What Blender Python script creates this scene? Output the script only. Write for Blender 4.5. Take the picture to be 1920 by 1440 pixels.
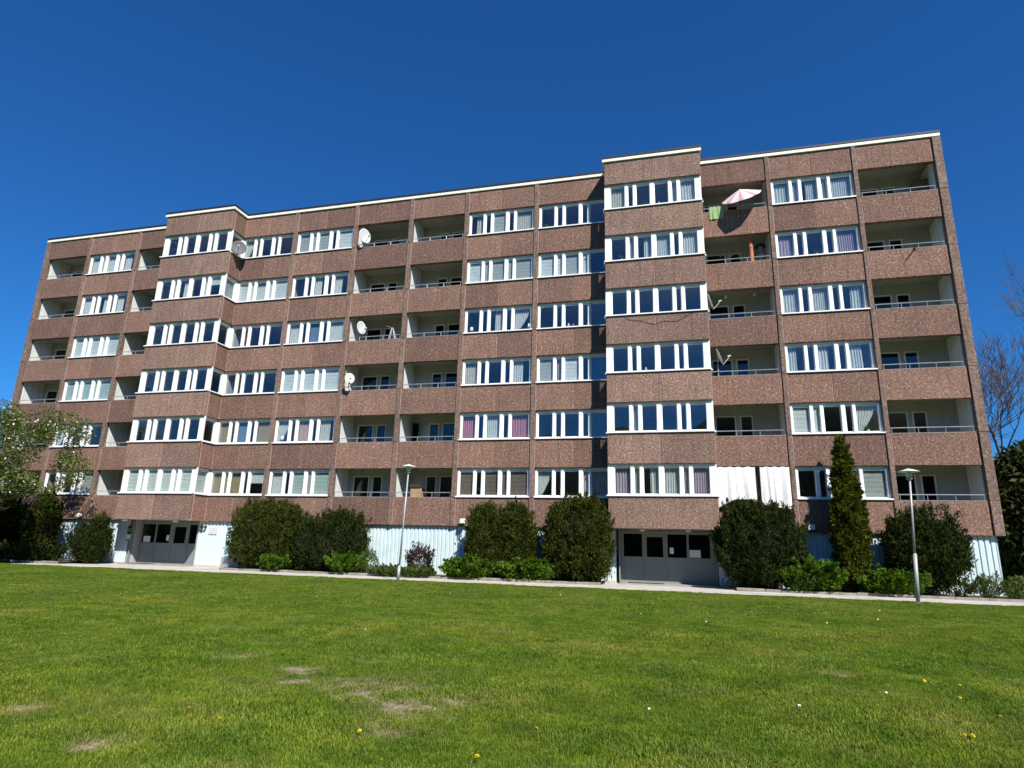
import bpy, math, random
import numpy as np
from mathutils import Vector, Matrix, Quaternion

random.seed(7)
rng = np.random.default_rng(11)
for o in list(bpy.data.objects):
    bpy.data.objects.remove(o, do_unlink=True)
scene = bpy.context.scene
COL = scene.collection

# ------------------------------------------------------------------ camera, sky, sun, exposure
CAM = Vector((-11.947, -29.577, 1.459))
cam_data = bpy.data.cameras.new('camera')
cam_data.sensor_fit = 'HORIZONTAL'
cam_data.sensor_width = 36.0
cam_data.lens = 22.2127
cam_data.clip_start = 0.05
cam_data.clip_end = 6000
cam = bpy.data.objects.new('camera', cam_data)
COL.objects.link(cam)
cam.matrix_world = Matrix(((0.967692, 0.038547, 0.249172, CAM.x),
                           (0.25083, -0.247628, -0.935823, CAM.y),
                           (0.025629, 0.968088, -0.249297, CAM.z),
                           (0, 0, 0, 1)))
scene.camera = cam

SUN_TO = Vector((0.78, -1.0, 1.25)).normalized()        # direction towards the sun
elev = math.asin(SUN_TO.z)
azim = math.atan2(SUN_TO.x, SUN_TO.y)                     # clockwise from +Y
world = bpy.data.worlds.new('World')
scene.world = world
world.use_nodes = True
wn = world.node_tree
wn.nodes.clear()
sky = wn.nodes.new('ShaderNodeTexSky')
sky.sky_type = 'NISHITA'
sky.sun_disc = False
sky.sun_elevation = elev
sky.sun_rotation = azim
sky.altitude = 0
sky.air_density = 1.0
sky.dust_density = 0.2
sky.ozone_density = 3.2
bg = wn.nodes.new('ShaderNodeBackground')
bg.inputs['Strength'].default_value = 0.075
wo = wn.nodes.new('ShaderNodeOutputWorld')
tint = wn.nodes.new('ShaderNodeMix'); tint.data_type = 'RGBA'; tint.blend_type = 'MULTIPLY'
tint.inputs[0].default_value = 1.0; tint.inputs[7].default_value = (0.15, 0.53, 0.96, 1)     # deep clear-air blue
wn.links.new(sky.outputs[0], tint.inputs[6])
wn.links.new(tint.outputs[2], bg.inputs[0])
wn.links.new(bg.outputs[0], wo.inputs[0])

sun_d = bpy.data.lights.new('sun', 'SUN')
sun_d.energy = 4.2
sun_d.angle = math.radians(0.53)
sun_d.color = (1.0, 0.95, 0.87)
sun = bpy.data.objects.new('sun', sun_d)
COL.objects.link(sun)
sun.rotation_euler = (-SUN_TO).to_track_quat('-Z', 'Y').to_euler()
sun.location = (20, -60, 60)

scene.view_settings.view_transform = 'Standard'
scene.view_settings.look = 'None'
scene.view_settings.gamma = 1.0
scene.view_settings.exposure = 0.80
scene.view_settings.use_curve_mapping = False
scene.render.engine = 'CYCLES'
scene.cycles.max_bounces = 5
scene.cycles.diffuse_bounces = 3
scene.cycles.transparent_max_bounces = 16
scene.cycles.use_adaptive_sampling = True
scene.cycles.adaptive_threshold = 0.015
scene.cycles.caustics_reflective = False
scene.cycles.caustics_refractive = False

# ------------------------------------------------------------------ material helpers
def new_mat(name):
    m = bpy.data.materials.new(name)
    m.use_nodes = True
    nt = m.node_tree
    nt.nodes.clear()
    out = nt.nodes.new('ShaderNodeOutputMaterial')
    return m, nt, out

def node(nt, t, **kw):
    n = nt.nodes.new(t)
    for k, v in kw.items():
        if k in n.inputs:
            n.inputs[k].default_value = v
        else:
            setattr(n, k, v)
    return n

def ramp(nt, stops, interp='LINEAR'):
    n = nt.nodes.new('ShaderNodeValToRGB')
    n.color_ramp.interpolation = interp
    els = n.color_ramp.elements
    while len(els) > 1:
        els.remove(els[-1])
    els[0].position = stops[0][0]; els[0].color = (*stops[0][1], 1)
    for p, c in stops[1:]:
        e = els.new(p); e.color = (*c, 1)
    return n

def mixc(nt, a, b, fac, mode='MIX'):
    n = nt.nodes.new('ShaderNodeMix'); n.data_type = 'RGBA'; n.blend_type = mode
    L = nt.links
    for sock, v in ((n.inputs[0], fac), (n.inputs[6], a), (n.inputs[7], b)):
        if hasattr(v, 'is_linked') or hasattr(v, 'links'):
            L.new(v, sock)
        elif isinstance(v, (int, float)):
            sock.default_value = v
        else:
            sock.default_value = (*v, 1)
    return n.outputs[2]

def pos(nt):
    return nt.nodes.new('ShaderNodeNewGeometry').outputs['Position']

def noise(nt, vec, scale, detail=3, rough=.55, stretch=None):
    if stretch:
        mp = nt.nodes.new('ShaderNodeMapping'); mp.inputs['Scale'].default_value = stretch
        nt.links.new(vec, mp.inputs['Vector']); vec = mp.outputs[0]
    n = nt.nodes.new('ShaderNodeTexNoise')
    n.inputs['Scale'].default_value = scale; n.inputs['Detail'].default_value = detail
    n.inputs['Roughness'].default_value = rough
    nt.links.new(vec, n.inputs['Vector'])
    return n.outputs[0]

def plain(name, col, rough=.6, metal=0.0, var=.12, vscale=3.0, bump=0.0, bscale=40, spec=.4, grime=None):
    """plain coloured surface with soft wear: patchy tone, optional streaks and fine relief"""
    m, nt, out = new_mat(name)
    b = node(nt, 'ShaderNodeBsdfPrincipled', Roughness=rough, Metallic=metal)
    b.inputs['Specular IOR Level'].default_value = spec
    P = pos(nt)
    n1 = noise(nt, P, vscale, 4)
    lo = tuple(max(0, c * (1 - var)) for c in col); hi = tuple(min(.92, c * (1 + var)) for c in col)
    r = ramp(nt, [(.3, lo), (.7, hi)])
    nt.links.new(n1, r.inputs[0])
    c = r.outputs[0]
    if grime:
        n2 = noise(nt, P, 1.6, 4, .6, (3.5, 3.5, .45))
        r2 = ramp(nt, [(.46, (0, 0, 0)), (.72, (1, 1, 1))])
        nt.links.new(n2, r2.inputs[0])
        mul = nt.nodes.new('ShaderNodeMath'); mul.operation = 'MULTIPLY'; mul.inputs[1].default_value = grime[1]
        nt.links.new(r2.outputs[0], mul.inputs[0])
        c = mixc(nt, c, grime[0], mul.outputs[0])
    nt.links.new(c, b.inputs['Base Color'])
    if bump:
        bn = nt.nodes.new('ShaderNodeBump'); bn.inputs['Strength'].default_value = bump; bn.inputs['Distance'].default_value = .01
        nt.links.new(noise(nt, P, bscale, 3), bn.inputs['Height'])
        nt.links.new(bn.outputs[0], b.inputs['Normal'])
    nt.links.new(b.outputs[0], out.inputs[0])
    return m

def aggregate(name, dark, mid, pale, speck, tint=.16):
    """exposed-aggregate concrete: pebbles of three tones with a few pale ones, slab-to-slab tone and rain streaks"""
    m, nt, out = new_mat(name)
    L = nt.links
    b = node(nt, 'ShaderNodeBsdfPrincipled', Roughness=.9)
    b.inputs['Specular IOR Level'].default_value = .2
    P = pos(nt)
    n1 = noise(nt, P, 12.5, 3, .7)
    r1 = ramp(nt, [(.35, dark), (.50, mid), (.66, pale)])
    L.new(n1, r1.inputs[0])
    v = nt.nodes.new('ShaderNodeTexVoronoi'); v.inputs['Scale'].default_value = 13.0
    L.new(P, v.inputs['Vector'])
    sep = nt.nodes.new('ShaderNodeSeparateColor'); L.new(v.outputs['Color'], sep.inputs[0])
    gt = nt.nodes.new('ShaderNodeMath'); gt.operation = 'GREATER_THAN'; gt.inputs[1].default_value = .90
    L.new(sep.outputs[0], gt.inputs[0])
    lt = nt.nodes.new('ShaderNodeMath'); lt.operation = 'LESS_THAN'; lt.inputs[1].default_value = .45
    L.new(v.outputs['Distance'], lt.inputs[0])
    mu = nt.nodes.new('ShaderNodeMath'); mu.operation = 'MULTIPLY'
    L.new(gt.outputs[0], mu.inputs[0]); L.new(lt.outputs[0], mu.inputs[1])
    mu2 = nt.nodes.new('ShaderNodeMath'); mu2.operation = 'MULTIPLY'; mu2.inputs[1].default_value = .5
    L.new(mu.outputs[0], mu2.inputs[0])
    c = mixc(nt, r1.outputs[0], speck, mu2.outputs[0])
    # soft weathering and streaks
    n2 = noise(nt, P, .9, 4, .6)
    r2 = ramp(nt, [(.3, (.86, .86, .88)), (.7, (1.1, 1.08, 1.06))]); L.new(n2, r2.inputs[0])
    c = mixc(nt, c, r2.outputs[0], 1.0, 'MULTIPLY')
    n3 = noise(nt, P, 1.5, 4, .65, (4.0, 4.0, .35))
    r3 = ramp(nt, [(.5, (1, 1, 1)), (.75, (.70, .68, .67))]); L.new(n3, r3.inputs[0])
    c = mixc(nt, c, r3.outputs[0], 1.0, 'MULTIPLY')
    oi = nt.nodes.new('ShaderNodeObjectInfo')
    r4 = ramp(nt, [(0, (1 - tint, 1 - tint, 1 - tint * .9)), (1, (1 + tint * .7, 1 + tint * .66, 1 + tint * .62))])
    L.new(oi.outputs['Random'], r4.inputs[0])
    c = mixc(nt, c, r4.outputs[0], 1.0, 'MULTIPLY')
    L.new(c, b.inputs['Base Color'])
    bn = nt.nodes.new('ShaderNodeBump'); bn.inputs['Strength'].default_value = .8; bn.inputs['Distance'].default_value = .02
    L.new(n1, bn.inputs['Height']); L.new(bn.outputs[0], b.inputs['Normal'])
    L.new(b.outputs[0], out.inputs[0])
    return m

def glass_mat(name, tint=(.93, .96, .96), extra=.07):
    m, nt, out = new_mat(name)
    L = nt.links
    tr = node(nt, 'ShaderNodeBsdfTransparent'); tr.inputs[0].default_value = (*tint, 1)
    gl = node(nt, 'ShaderNodeBsdfGlossy', Roughness=.012)
    gl.inputs[0].default_value = (.95, .97, 1, 1)
    lw = node(nt, 'ShaderNodeLayerWeight', Blend=.5)
    pw = nt.nodes.new('ShaderNodeMath'); pw.operation = 'POWER'; pw.inputs[1].default_value = 4.0
    L.new(lw.outputs['Facing'], pw.inputs[0])
    ad = nt.nodes.new('ShaderNodeMath'); ad.operation = 'MULTIPLY_ADD'; ad.inputs[1].default_value = .9; ad.inputs[2].default_value = extra; ad.use_clamp = True
    L.new(pw.outputs[0], ad.inputs[0])
    bn = nt.nodes.new('ShaderNodeBump'); bn.inputs['Strength'].default_value = .06; bn.inputs['Distance'].default_value = .01
    L.new(noise(nt, pos(nt), 1.7, 1), bn.inputs['Height']); L.new(bn.outputs[0], gl.inputs['Normal'])
    mx = nt.nodes.new('ShaderNodeMixShader')
    L.new(ad.outputs[0], mx.inputs[0]); L.new(tr.outputs[0], mx.inputs[1]); L.new(gl.outputs[0], mx.inputs[2])
    L.new(mx.outputs[0], out.inputs[0])
    return m

def cloth_mat(name, col, trans=.35):
    m, nt, out = new_mat(name)
    L = nt.links
    P = pos(nt)
    n = noise(nt, P, 7, 3)
    r = ramp(nt, [(.3, tuple(c * .88 for c in col)), (.7, tuple(min(.9, c * 1.06) for c in col))]); L.new(n, r.inputs[0])
    d = node(nt, 'ShaderNodeBsdfDiffuse'); t = node(nt, 'ShaderNodeBsdfTranslucent')
    L.new(r.outputs[0], d.inputs[0]); L.new(r.outputs[0], t.inputs[0])
    mx = nt.nodes.new('ShaderNodeMixShader'); mx.inputs[0].default_value = trans
    L.new(d.outputs[0], mx.inputs[1]); L.new(t.outputs[0], mx.inputs[2]); L.new(mx.outputs[0], out.inputs[0])
    return m

def leaf_mat(name, dark, pale, trans=.3, nscale=2.2, rough=.5, spec=.3):
    m, nt, out = new_mat(name)
    L = nt.links
    P = pos(nt)
    n = noise(nt, P, nscale, 3)
    g = nt.nodes.new('ShaderNodeNewGeometry')
    ad = nt.nodes.new('ShaderNodeMath'); ad.operation = 'MULTIPLY_ADD'; ad.inputs[1].default_value = .45; 
    L.new(g.outputs['Random Per Island'], ad.inputs[0])
    sb = nt.nodes.new('ShaderNodeMath'); sb.operation = 'SUBTRACT'; sb.inputs[1].default_value = .22
    L.new(n, sb.inputs[0]); L.new(sb.outputs[0], ad.inputs[2])
    r = ramp(nt, [(.22, dark), (.8, pale)]); L.new(ad.outputs[0], r.inputs[0])
    b = node(nt, 'ShaderNodeBsdfPrincipled', Roughness=rough); b.inputs['Specular IOR Level'].default_value = spec
    t = node(nt, 'ShaderNodeBsdfTranslucent')
    L.new(r.outputs[0], b.inputs['Base Color'])
    c2 = mixc(nt, r.outputs[0], (1.15, 1.2, .5), 1.0, 'MULTIPLY'); L.new(c2, t.inputs[0])
    mx = nt.nodes.new('ShaderNodeMixShader'); mx.inputs[0].default_value = trans
    L.new(b.outputs[0], mx.inputs[1]); L.new(t.outputs[0], mx.inputs[2]); L.new(mx.outputs[0], out.inputs[0])
    return m

M = {}
M['panel'] = aggregate('panel_aggregate', (.114, .060, .043), (.200, .120, .092), (.300, .198, .156), (.43, .33, .27), .24)
M['panel_bay'] = aggregate('bay_panel_aggregate', (.136, .079, .059), (.230, .149, .118), (.335, .236, .192), (.47, .38, .31), .18)
M['pillar'] = aggregate('pillar_aggregate', (.125, .082, .064), (.190, .132, .106), (.27, .20, .165), (.38, .31, .26), .12)
M['joint'] = plain('joint_sealant', (.44, .28, .235), .8)
M['white'] = plain('white_paint', (.80, .81, .80), .45, var=.04, grime=((.5, .5, .47), .18))
M['sill'] = plain('white_sill_metal', (.82, .82, .82), .4, var=.04)
M['fascia'] = plain('cream_fascia', (.80, .78, .66), .5, var=.06)
M['roofcap'] = plain('black_roof_cap', (.018, .018, .02), .6)
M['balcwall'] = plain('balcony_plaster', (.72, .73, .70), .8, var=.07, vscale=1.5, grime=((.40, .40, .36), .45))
M['balcback'] = plain('balcony_back_shade_tone', (.44, .44, .40), .8, var=.08, vscale=1.5, grime=((.3, .3, .27), .4))  # back wall toned darker than the sides: recess shade put into its colour
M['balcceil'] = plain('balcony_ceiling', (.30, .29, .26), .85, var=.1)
M['rail'] = plain('galvanised_rail', (.46, .49, .51), .42, metal=.6, var=.1)
M['room'] = plain('room_plaster', (.42, .41, .39), .9, var=.1)
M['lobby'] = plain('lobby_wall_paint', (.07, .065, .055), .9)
M['roomfloor'] = plain('room_floor', (.20, .15, .11), .6)
M['glass'] = glass_mat('window_glass')
M['darkglass'] = glass_mat('balcony_glass', (.62, .66, .66), extra=.045)
M['clad'] = plain('pale_blue_sheet', (.57, .69, .71), .45, var=.05, vscale=2.0, grime=((.42, .46, .44), .28))
M['louvre'] = plain('pale_blue_louvre', (.50, .74, .82), .5, var=.06)
M['entry'] = plain('grey_green_paint', (.22, .245, .235), .5, var=.06, grime=((.25, .26, .24), .3))
M['plinth'] = plain('concrete_plinth', (.44, .42, .38), .9, var=.18, bump=.4)
M['edging'] = plain('edging_concrete', (.26, .235, .20), .92, var=.25, vscale=2.5, bump=.5, grime=((.10, .11, .06), .6))
M['step'] = plain('entrance_step', (.30, .285, .265), .85, var=.15, bump=.3)
M['grate'] = plain('dark_grating', (.035, .035, .035), .7)
M['black'] = plain('black_plastic', (.02, .02, .022), .5)
M['grey'] = plain('grey_metal', (.30, .30, .30), .5, var=.1)
M['lightgrey'] = plain('light_grey_metal', (.55, .56, .56), .5, var=.08)
M['paper'] = plain('paper', (.75, .75, .73), .8, var=.04)
M['green_sign'] = plain('green_sign', (.13, .32, .10), .5)
M['digit'] = plain('digit_black', (.02, .02, .02), .5)
M['dishw'] = plain('white_enamel', (.54, .55, .54), .4, var=.03)
M['dishg'] = plain('grey_dish', (.085, .09, .095), .6, var=.08)
M['dishb'] = plain('beige_dish', (.50, .48, .42), .5, var=.08)
M['lamp_pole'] = plain('lamp_pole_paint', (.36, .39, .39), .45, metal=.2, var=.1, grime=((.34, .35, .34), .3))
M['lamp_shade'] = plain('lamp_shade_paint', (.74, .75, .73), .45, var=.05)
M['lamp_lens'] = plain('lamp_lens', (.60, .62, .60), .25)
M['orange'] = plain('orange_mat', (.46, .16, .09), .8)
M['wood'] = plain('brown_wicker', (.20, .115, .065), .8, var=.3, vscale=9)
M['card'] = plain('cardboard', (.36, .23, .12), .9)
M['dirt'] = plain('bed_soil', (.085, .062, .045), .95, var=.35, vscale=6, bump=.8, bscale=22)
M['asphalt_path'] = None
M['bark'] = plain('bark', (.115, .095, .075), .9, var=.35, vscale=9, bump=.6)
M['twig'] = plain('twig_bark', (.12, .10, .085), .9, var=.25, vscale=3)
CL = {'s': cloth_mat('curtain_white', (.74, .78, .78)), 'c': cloth_mat('curtain_ivory', (.70, .68, .60)), 'p': cloth_mat('curtain_pink', (.62, .27, .32)),
      'y': cloth_mat('curtain_tan', (.42, .34, .21)), 'v': cloth_mat('curtain_violet', (.55, .46, .55)), 'l': cloth_mat('curtain_blue', (.20, .30, .45)),
      'r': cloth_mat('curtain_peach', (.66, .46, .38)),
      'b': cloth_mat('blind_white', (.66, .71, .71), .15), 'g': cloth_mat('blind_grey_green', (.44, .54, .52), .15), 'n': cloth_mat('blind_brown', (.17, .135, .115), .05),
      'k': cloth_mat('blind_grey', (.40, .42, .40), .12)}
M['sheet'] = cloth_mat('white_bedsheet', (.86, .86, .86), .15)
M['towel'] = cloth_mat('green_towel', (.33, .47, .24), .1)
M['coat'] = cloth_mat('dark_coat', (.02, .018, .018), .0)

def stripes_mat():
    m, nt, out = new_mat('parasol_stripes')
    L = nt.links
    tc = nt.nodes.new('ShaderNodeTexCoord')
    sp = nt.nodes.new('ShaderNodeSeparateXYZ'); L.new(tc.outputs['Object'], sp.inputs[0])
    at = nt.nodes.new('ShaderNodeMath'); at.operation = 'ARCTAN2'; L.new(sp.outputs[1], at.inputs[0]); L.new(sp.outputs[0], at.inputs[1])
    mu = nt.nodes.new('ShaderNodeMath'); mu.operation = 'MULTIPLY'; mu.inputs[1].default_value = 8; L.new(at.outputs[0], mu.inputs[0])
    sn = nt.nodes.new('ShaderNodeMath'); sn.operation = 'SINE'; L.new(mu.outputs[0], sn.inputs[0])
    r = ramp(nt, [(.45, (.80, .72, .72)), (.55, (.66, .36, .42))]); L.new(sn.outputs[0], r.inputs[0])
    d = node(nt, 'ShaderNodeBsdfDiffuse'); t = node(nt, 'ShaderNodeBsdfTranslucent')
    L.new(r.outputs[0], d.inputs[0]); L.new(r.outputs[0], t.inputs[0])
    mx = nt.nodes.new('ShaderNodeMixShader'); mx.inputs[0].default_value = .2
    L.new(d.outputs[0], mx.inputs[1]); L.new(t.outputs[0], mx.inputs[2]); L.new(mx.outputs[0], out.inputs[0])
    return m
M['parasol'] = stripes_mat()

# ------------------------------------------------------------------ mesh helpers
class MB:
    def __init__(s): s.v = []; s.f = []
    def add(s, vs, fs):
        o = len(s.v); s.v += [tuple(p) for p in vs]; s.f += [tuple(i + o for i in f) for f in fs]; return s
    def box(s, x0, x1, y0, y1, z0, z1):
        return s.add([(x0, y0, z0), (x1, y0, z0), (x1, y1, z0), (x0, y1, z0), (x0, y0, z1), (x1, y0, z1), (x1, y1, z1), (x0, y1, z1)],
                     [(0, 3, 2, 1), (4, 5, 6, 7), (0, 1, 5, 4), (1, 2, 6, 5), (2, 3, 7, 6), (3, 0, 4, 7)])
    def cbox(s, x0, x1, y0, y1, z0, z1, c=.015):
        """box whose front (-y) edges are chamfered"""
        return s.add([(x0, y1, z0), (x1, y1, z0), (x1, y1, z1), (x0, y1, z1),
                      (x0, y0 + c, z0), (x1, y0 + c, z0), (x1, y0 + c, z1), (x0, y0 + c, z1),
                      (x0 + c, y0, z0 + c), (x1 - c, y0, z0 + c), (x1 - c, y0, z1 - c), (x0 + c, y0, z1 - c)],
                     [(0, 3, 2, 1), (0, 1, 5, 4), (1, 2, 6, 5), (2, 3, 7, 6), (3, 0, 4, 7),
                      (4, 5, 9, 8), (5, 6, 10, 9), (6, 7, 11, 10), (7, 4, 8, 11), (8, 9, 10, 11)])
    def tube(s, pts, rad, n=8, cap=True):
        pts = [Vector(p) for p in pts]
        if isinstance(rad, (int, float)): rad = [rad] * len(pts)
        rings = []; vs = []; fs = []
        prev = None
        for i, p in enumerate(pts):
            d = (pts[min(i + 1, len(pts) - 1)] - pts[max(i - 1, 0)]).normalized()
            if prev is None:
                a = d.orthogonal().normalized()
            else:
                a = (prev - d * prev.dot(d))
                a = a.normalized() if a.length > 1e-6 else d.orthogonal().normalized()
            prev = a; b = d.cross(a)
            for k in range(n):
                t = 2 * math.pi * k / n
                vs.append(p + (a * math.cos(t) + b * math.sin(t)) * rad[i])
        for i in range(len(pts) - 1):
            for k in range(n):
                k2 = (k + 1) % n
                fs.append((i * n + k, i * n + k2, (i + 1) * n + k2, (i + 1) * n + k))
        if cap:
            fs.append(tuple(range(n))[::-1]); fs.append(tuple((len(pts) - 1) * n + k for k in range(n)))
        return s.add(vs, fs)
    def lathe(s, prof, n=20, c=(0, 0, 0)):
        vs = []; fs = []
        for r, z in prof:
            for k in range(n):
                t = 2 * math.pi * k / n
                vs.append((c[0] + r * math.cos(t), c[1] + r * math.sin(t), c[2] + z))
        for i in range(len(prof) - 1):
            for k in range(n):
                k2 = (k + 1) % n
                fs.append((i * n + k, i * n + k2, (i + 1) * n + k2, (i + 1) * n + k))
        fs.append(tuple(range(n))[::-1]); fs.append(tuple((len(prof) - 1) * n + k for k in range(n)))
        return s.add(vs, fs)
    def grid(s, fn, nu, nv):
        vs = [fn(i / nu, j / nv) for j in range(nv + 1) for i in range(nu + 1)]
        fs = [(j * (nu + 1) + i, j * (nu + 1) + i + 1, (j + 1) * (nu + 1) + i + 1, (j + 1) * (nu + 1) + i) for j in range(nv) for i in range(nu)]
        return s.add(vs, fs)
    def mesh(s, name, mat, smooth=False):
        me = bpy.data.meshes.new(name); me.from_pydata(s.v, [], s.f); me.materials.append(mat)
        if smooth: me.polygons.foreach_set('use_smooth', [True] * len(me.polygons))
        me.update(); return me

WORLD = {}      # world position of each object's origin, for children
def link(name, data, loc=(0, 0, 0), parent=None, rz=0.0):
    o = bpy.data.objects.new(name, data); COL.objects.link(o)
    loc = Vector(loc)
    WORLD[o.name] = loc
    if parent is not None:
        o.parent = parent
        o.location = loc - WORLD[parent.name]
    else:
        o.location = loc
    if rz: o.rotation_euler = (0, 0, rz)
    return o
def build(mb, name, mat, parent=None, smooth=False, org=None):
    """one mesh object; the MB is in world coordinates, the origin goes to the middle of its base"""
    a = np.array(mb.v)
    if org is None:
        lo, hi = a.min(0), a.max(0); org = ((lo[0] + hi[0]) / 2, (lo[1] + hi[1]) / 2, lo[2])
    mb.v = [tuple(p) for p in (a - np.array(org))]
    return link(name, mb.mesh(name, mat, smooth), org, parent)
def tag(o, label=None, cat=None, group=None, kind=None):
    if label: o['label'] = label
    if cat: o['category'] = cat
    if group: o['group'] = group
    if kind: o['kind'] = kind
    return o
def empty(name, loc, label, cat, group=None):
    o = link(name, None, loc); o.empty_display_size = .2
    return tag(o, label, cat, group)
CACHE = {}
def cached(key, fn):
    if key not in CACHE: CACHE[key] = fn()
    return CACHE[key]
def boxpart(name, mat, x0, x1, y0, y1, z0, z1, parent, chamfer=0):
    w, d, h = round(x1 - x0, 4), round(y1 - y0, 4), round(z1 - z0, 4)
    def mk():
        mb = MB()
        (mb.cbox(-w / 2, w / 2, -d / 2, d / 2, 0, h, chamfer) if chamfer else mb.box(-w / 2, w / 2, -d / 2, d / 2, 0, h))
        return mb.mesh(name, mat)
    me = cached((w, d, h, mat.name, chamfer), mk)
    return link(name, me, ((x0 + x1) / 2, (y0 + y1) / 2, z0), parent)

def quads(name, V, mat, uvless=True, smooth=False):
    """V: (n,4,3) array -> mesh of n separate quads"""
    n = len(V)
    me = bpy.data.meshes.new(name)
    me.vertices.add(n * 4); me.vertices.foreach_set('co', np.ascontiguousarray(V, dtype=np.float32).ravel())
    me.loops.add(n * 4); me.loops.foreach_set('vertex_index', np.arange(n * 4, dtype=np.int32))
    me.polygons.add(n); me.polygons.foreach_set('loop_start', np.arange(0, n * 4, 4, dtype=np.int32))
    me.materials.append(mat)
    me.update(calc_edges=True)
    return me

def sprigs(P, D, length, width, jitter=.35, curl=.2):
    """P base points, D directions -> (n,4,3) tapering quads"""
    n = len(P)
    D = D + rng.normal(0, jitter, (n, 3)); D /= np.linalg.norm(D, axis=1, keepdims=True)
    S = np.cross(D, rng.normal(0, 1, (n, 3))); S /= np.linalg.norm(S, axis=1, keepdims=True) + 1e-9
    L = (length * rng.uniform(.6, 1.35, n))[:, None]; Wd = (width * rng.uniform(.7, 1.3, n))[:, None]
    N = np.cross(D, S)
    tip = P + D * L + N * L * curl * rng.normal(0, 1, (n, 1))
    return np.stack([P - S * Wd * .25, P + D * L * .5 - S * Wd * .5 * -1, tip, P + D * L * .5 - S * Wd * .5], 1)

def unit(n):
    v = rng.normal(0, 1, (n, 3)); return v / np.linalg.norm(v, axis=1, keepdims=True)

# ------------------------------------------------------------------ ground
def lawn_mat():
    m, nt, out = new_mat('lawn')
    L = nt.links
    P = pos(nt)
    n1 = noise(nt, P, .35, 5, .6)
    r1 = ramp(nt, [(.3, (.050, .088, .010)), (.52, (.080, .122, .013)), (.72, (.120, .145, .026))]); L.new(n1, r1.inputs[0])
    n2 = noise(nt, P, 9, 4, .7)
    r2 = ramp(nt, [(.3, (.55, .58, .5)), (.7, (1.35, 1.3, 1.2))]); L.new(n2, r2.inputs[0])
    c = mixc(nt, r1.outputs[0], r2.outputs[0], 1.0, 'MULTIPLY')
    at = nt.nodes.new('ShaderNodeAttribute'); at.attribute_name = 'bare'
    n3 = noise(nt, P, 5, 4, .7)
    ad = nt.nodes.new('ShaderNodeMath'); ad.operation = 'ADD'; L.new(at.outputs['Fac'], ad.inputs[0]); L.new(n3, ad.inputs[1])
    r3 = ramp(nt, [(.70, (0, 0, 0)), (1.05, (1, 1, 1))]); L.new(ad.outputs[0], r3.inputs[0])
    n4 = noise(nt, P, 40, 3, .7)
    r4 = ramp(nt, [(.3, (.20, .155, .10)), (.7, (.48, .39, .28))]); L.new(n4, r4.inputs[0])
    c = mixc(nt, c, r4.outputs[0], r3.outputs[0])
    b = node(nt, 'ShaderNodeBsdfPrincipled', Roughness=.95); b.inputs['Specular IOR Level'].default_value = .1
    L.new(c, b.inputs['Base Color'])
    bn = nt.nodes.new('ShaderNodeBump'); bn.inputs['Strength'].default_value = 1; bn.inputs['Distance'].default_value = .05
    L.new(noise(nt, P, 22, 4, .7), bn.inputs['Height']); L.new(bn.outputs[0], b.inputs['Normal'])
    L.new(b.outputs[0], out.inputs[0])
    return m
M['lawn'] = lawn_mat()

BARE = [(-16.14, -22.75, .34), (-15.25, -23.13, .52), (-14.79, -23.02, .44), (-14.46, -23.71, .52), (-15.72, -21.9, .24), (-17.35, -22.17, .30),
        (-17.54, -24.79, .24), (-10.12, -20.4, .26), (-16.05, -25.46, .24), (-15.0, -23.5, .30), (-14.1, -23.35, .26), (-12.7, -25.0, .30), (-14.3, -24.5, .24), (-15.9, -23.2, .26)]
def bare_at(x, y):
    b = np.zeros_like(x)
    for bx, by, r in BARE:
        d = np.hypot((x - bx), (y - by) * 1.15) / r + .30 * np.sin(x * 13 + by) * np.sin(y * 15 + bx)
        b = np.maximum(b, np.clip(1.25 - d, 0, 1) * .55)
    return b
def sheet_grid(name, xs, ys, zf, mat):
    X, Y = np.meshgrid(xs, ys)
    Z = zf(X, Y)
    nx, ny = len(xs), len(ys)
    me = bpy.data.meshes.new(name)
    V = np.stack([X, Y, Z], -1).reshape(-1, 3)
    idx = np.arange(nx * ny).reshape(ny, nx)
    F = np.stack([idx[:-1, :-1], idx[:-1, 1:], idx[1:, 1:], idx[1:, :-1]], -1).reshape(-1, 4)
    me.vertices.add(len(V)); me.vertices.foreach_set('co', V.astype(np.float32).ravel())
    me.loops.add(F.size); me.loops.foreach_set('vertex_index', F.astype(np.int32).ravel())
    me.polygons.add(len(F)); me.polygons.foreach_set('loop_start', np.arange(0, F.size, 4, dtype=np.int32))
    me.polygons.foreach_set('use_smooth', np.ones(len(F), dtype=bool))
    me.materials.append(mat); me.update(calc_edges=True)
    return me, V
LAWN_EDGE = -4.3
def lawn_z(x, y):
    fade = np.clip((LAWN_EDGE - .3 - y) / 3.0, 0, 1)
    return .006 + fade * (.022 * np.sin(x * .9 + y * .4) + .018 * np.sin(y * 1.3 - x * .37) + .012 * np.sin(x * 2.1 + 1) * np.sin(y * 2.3))
def lawn_edge(x):
    return LAWN_EDGE + .05 * np.sin(x * .8) + .03 * np.sin(x * 2.3 + .5)

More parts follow.
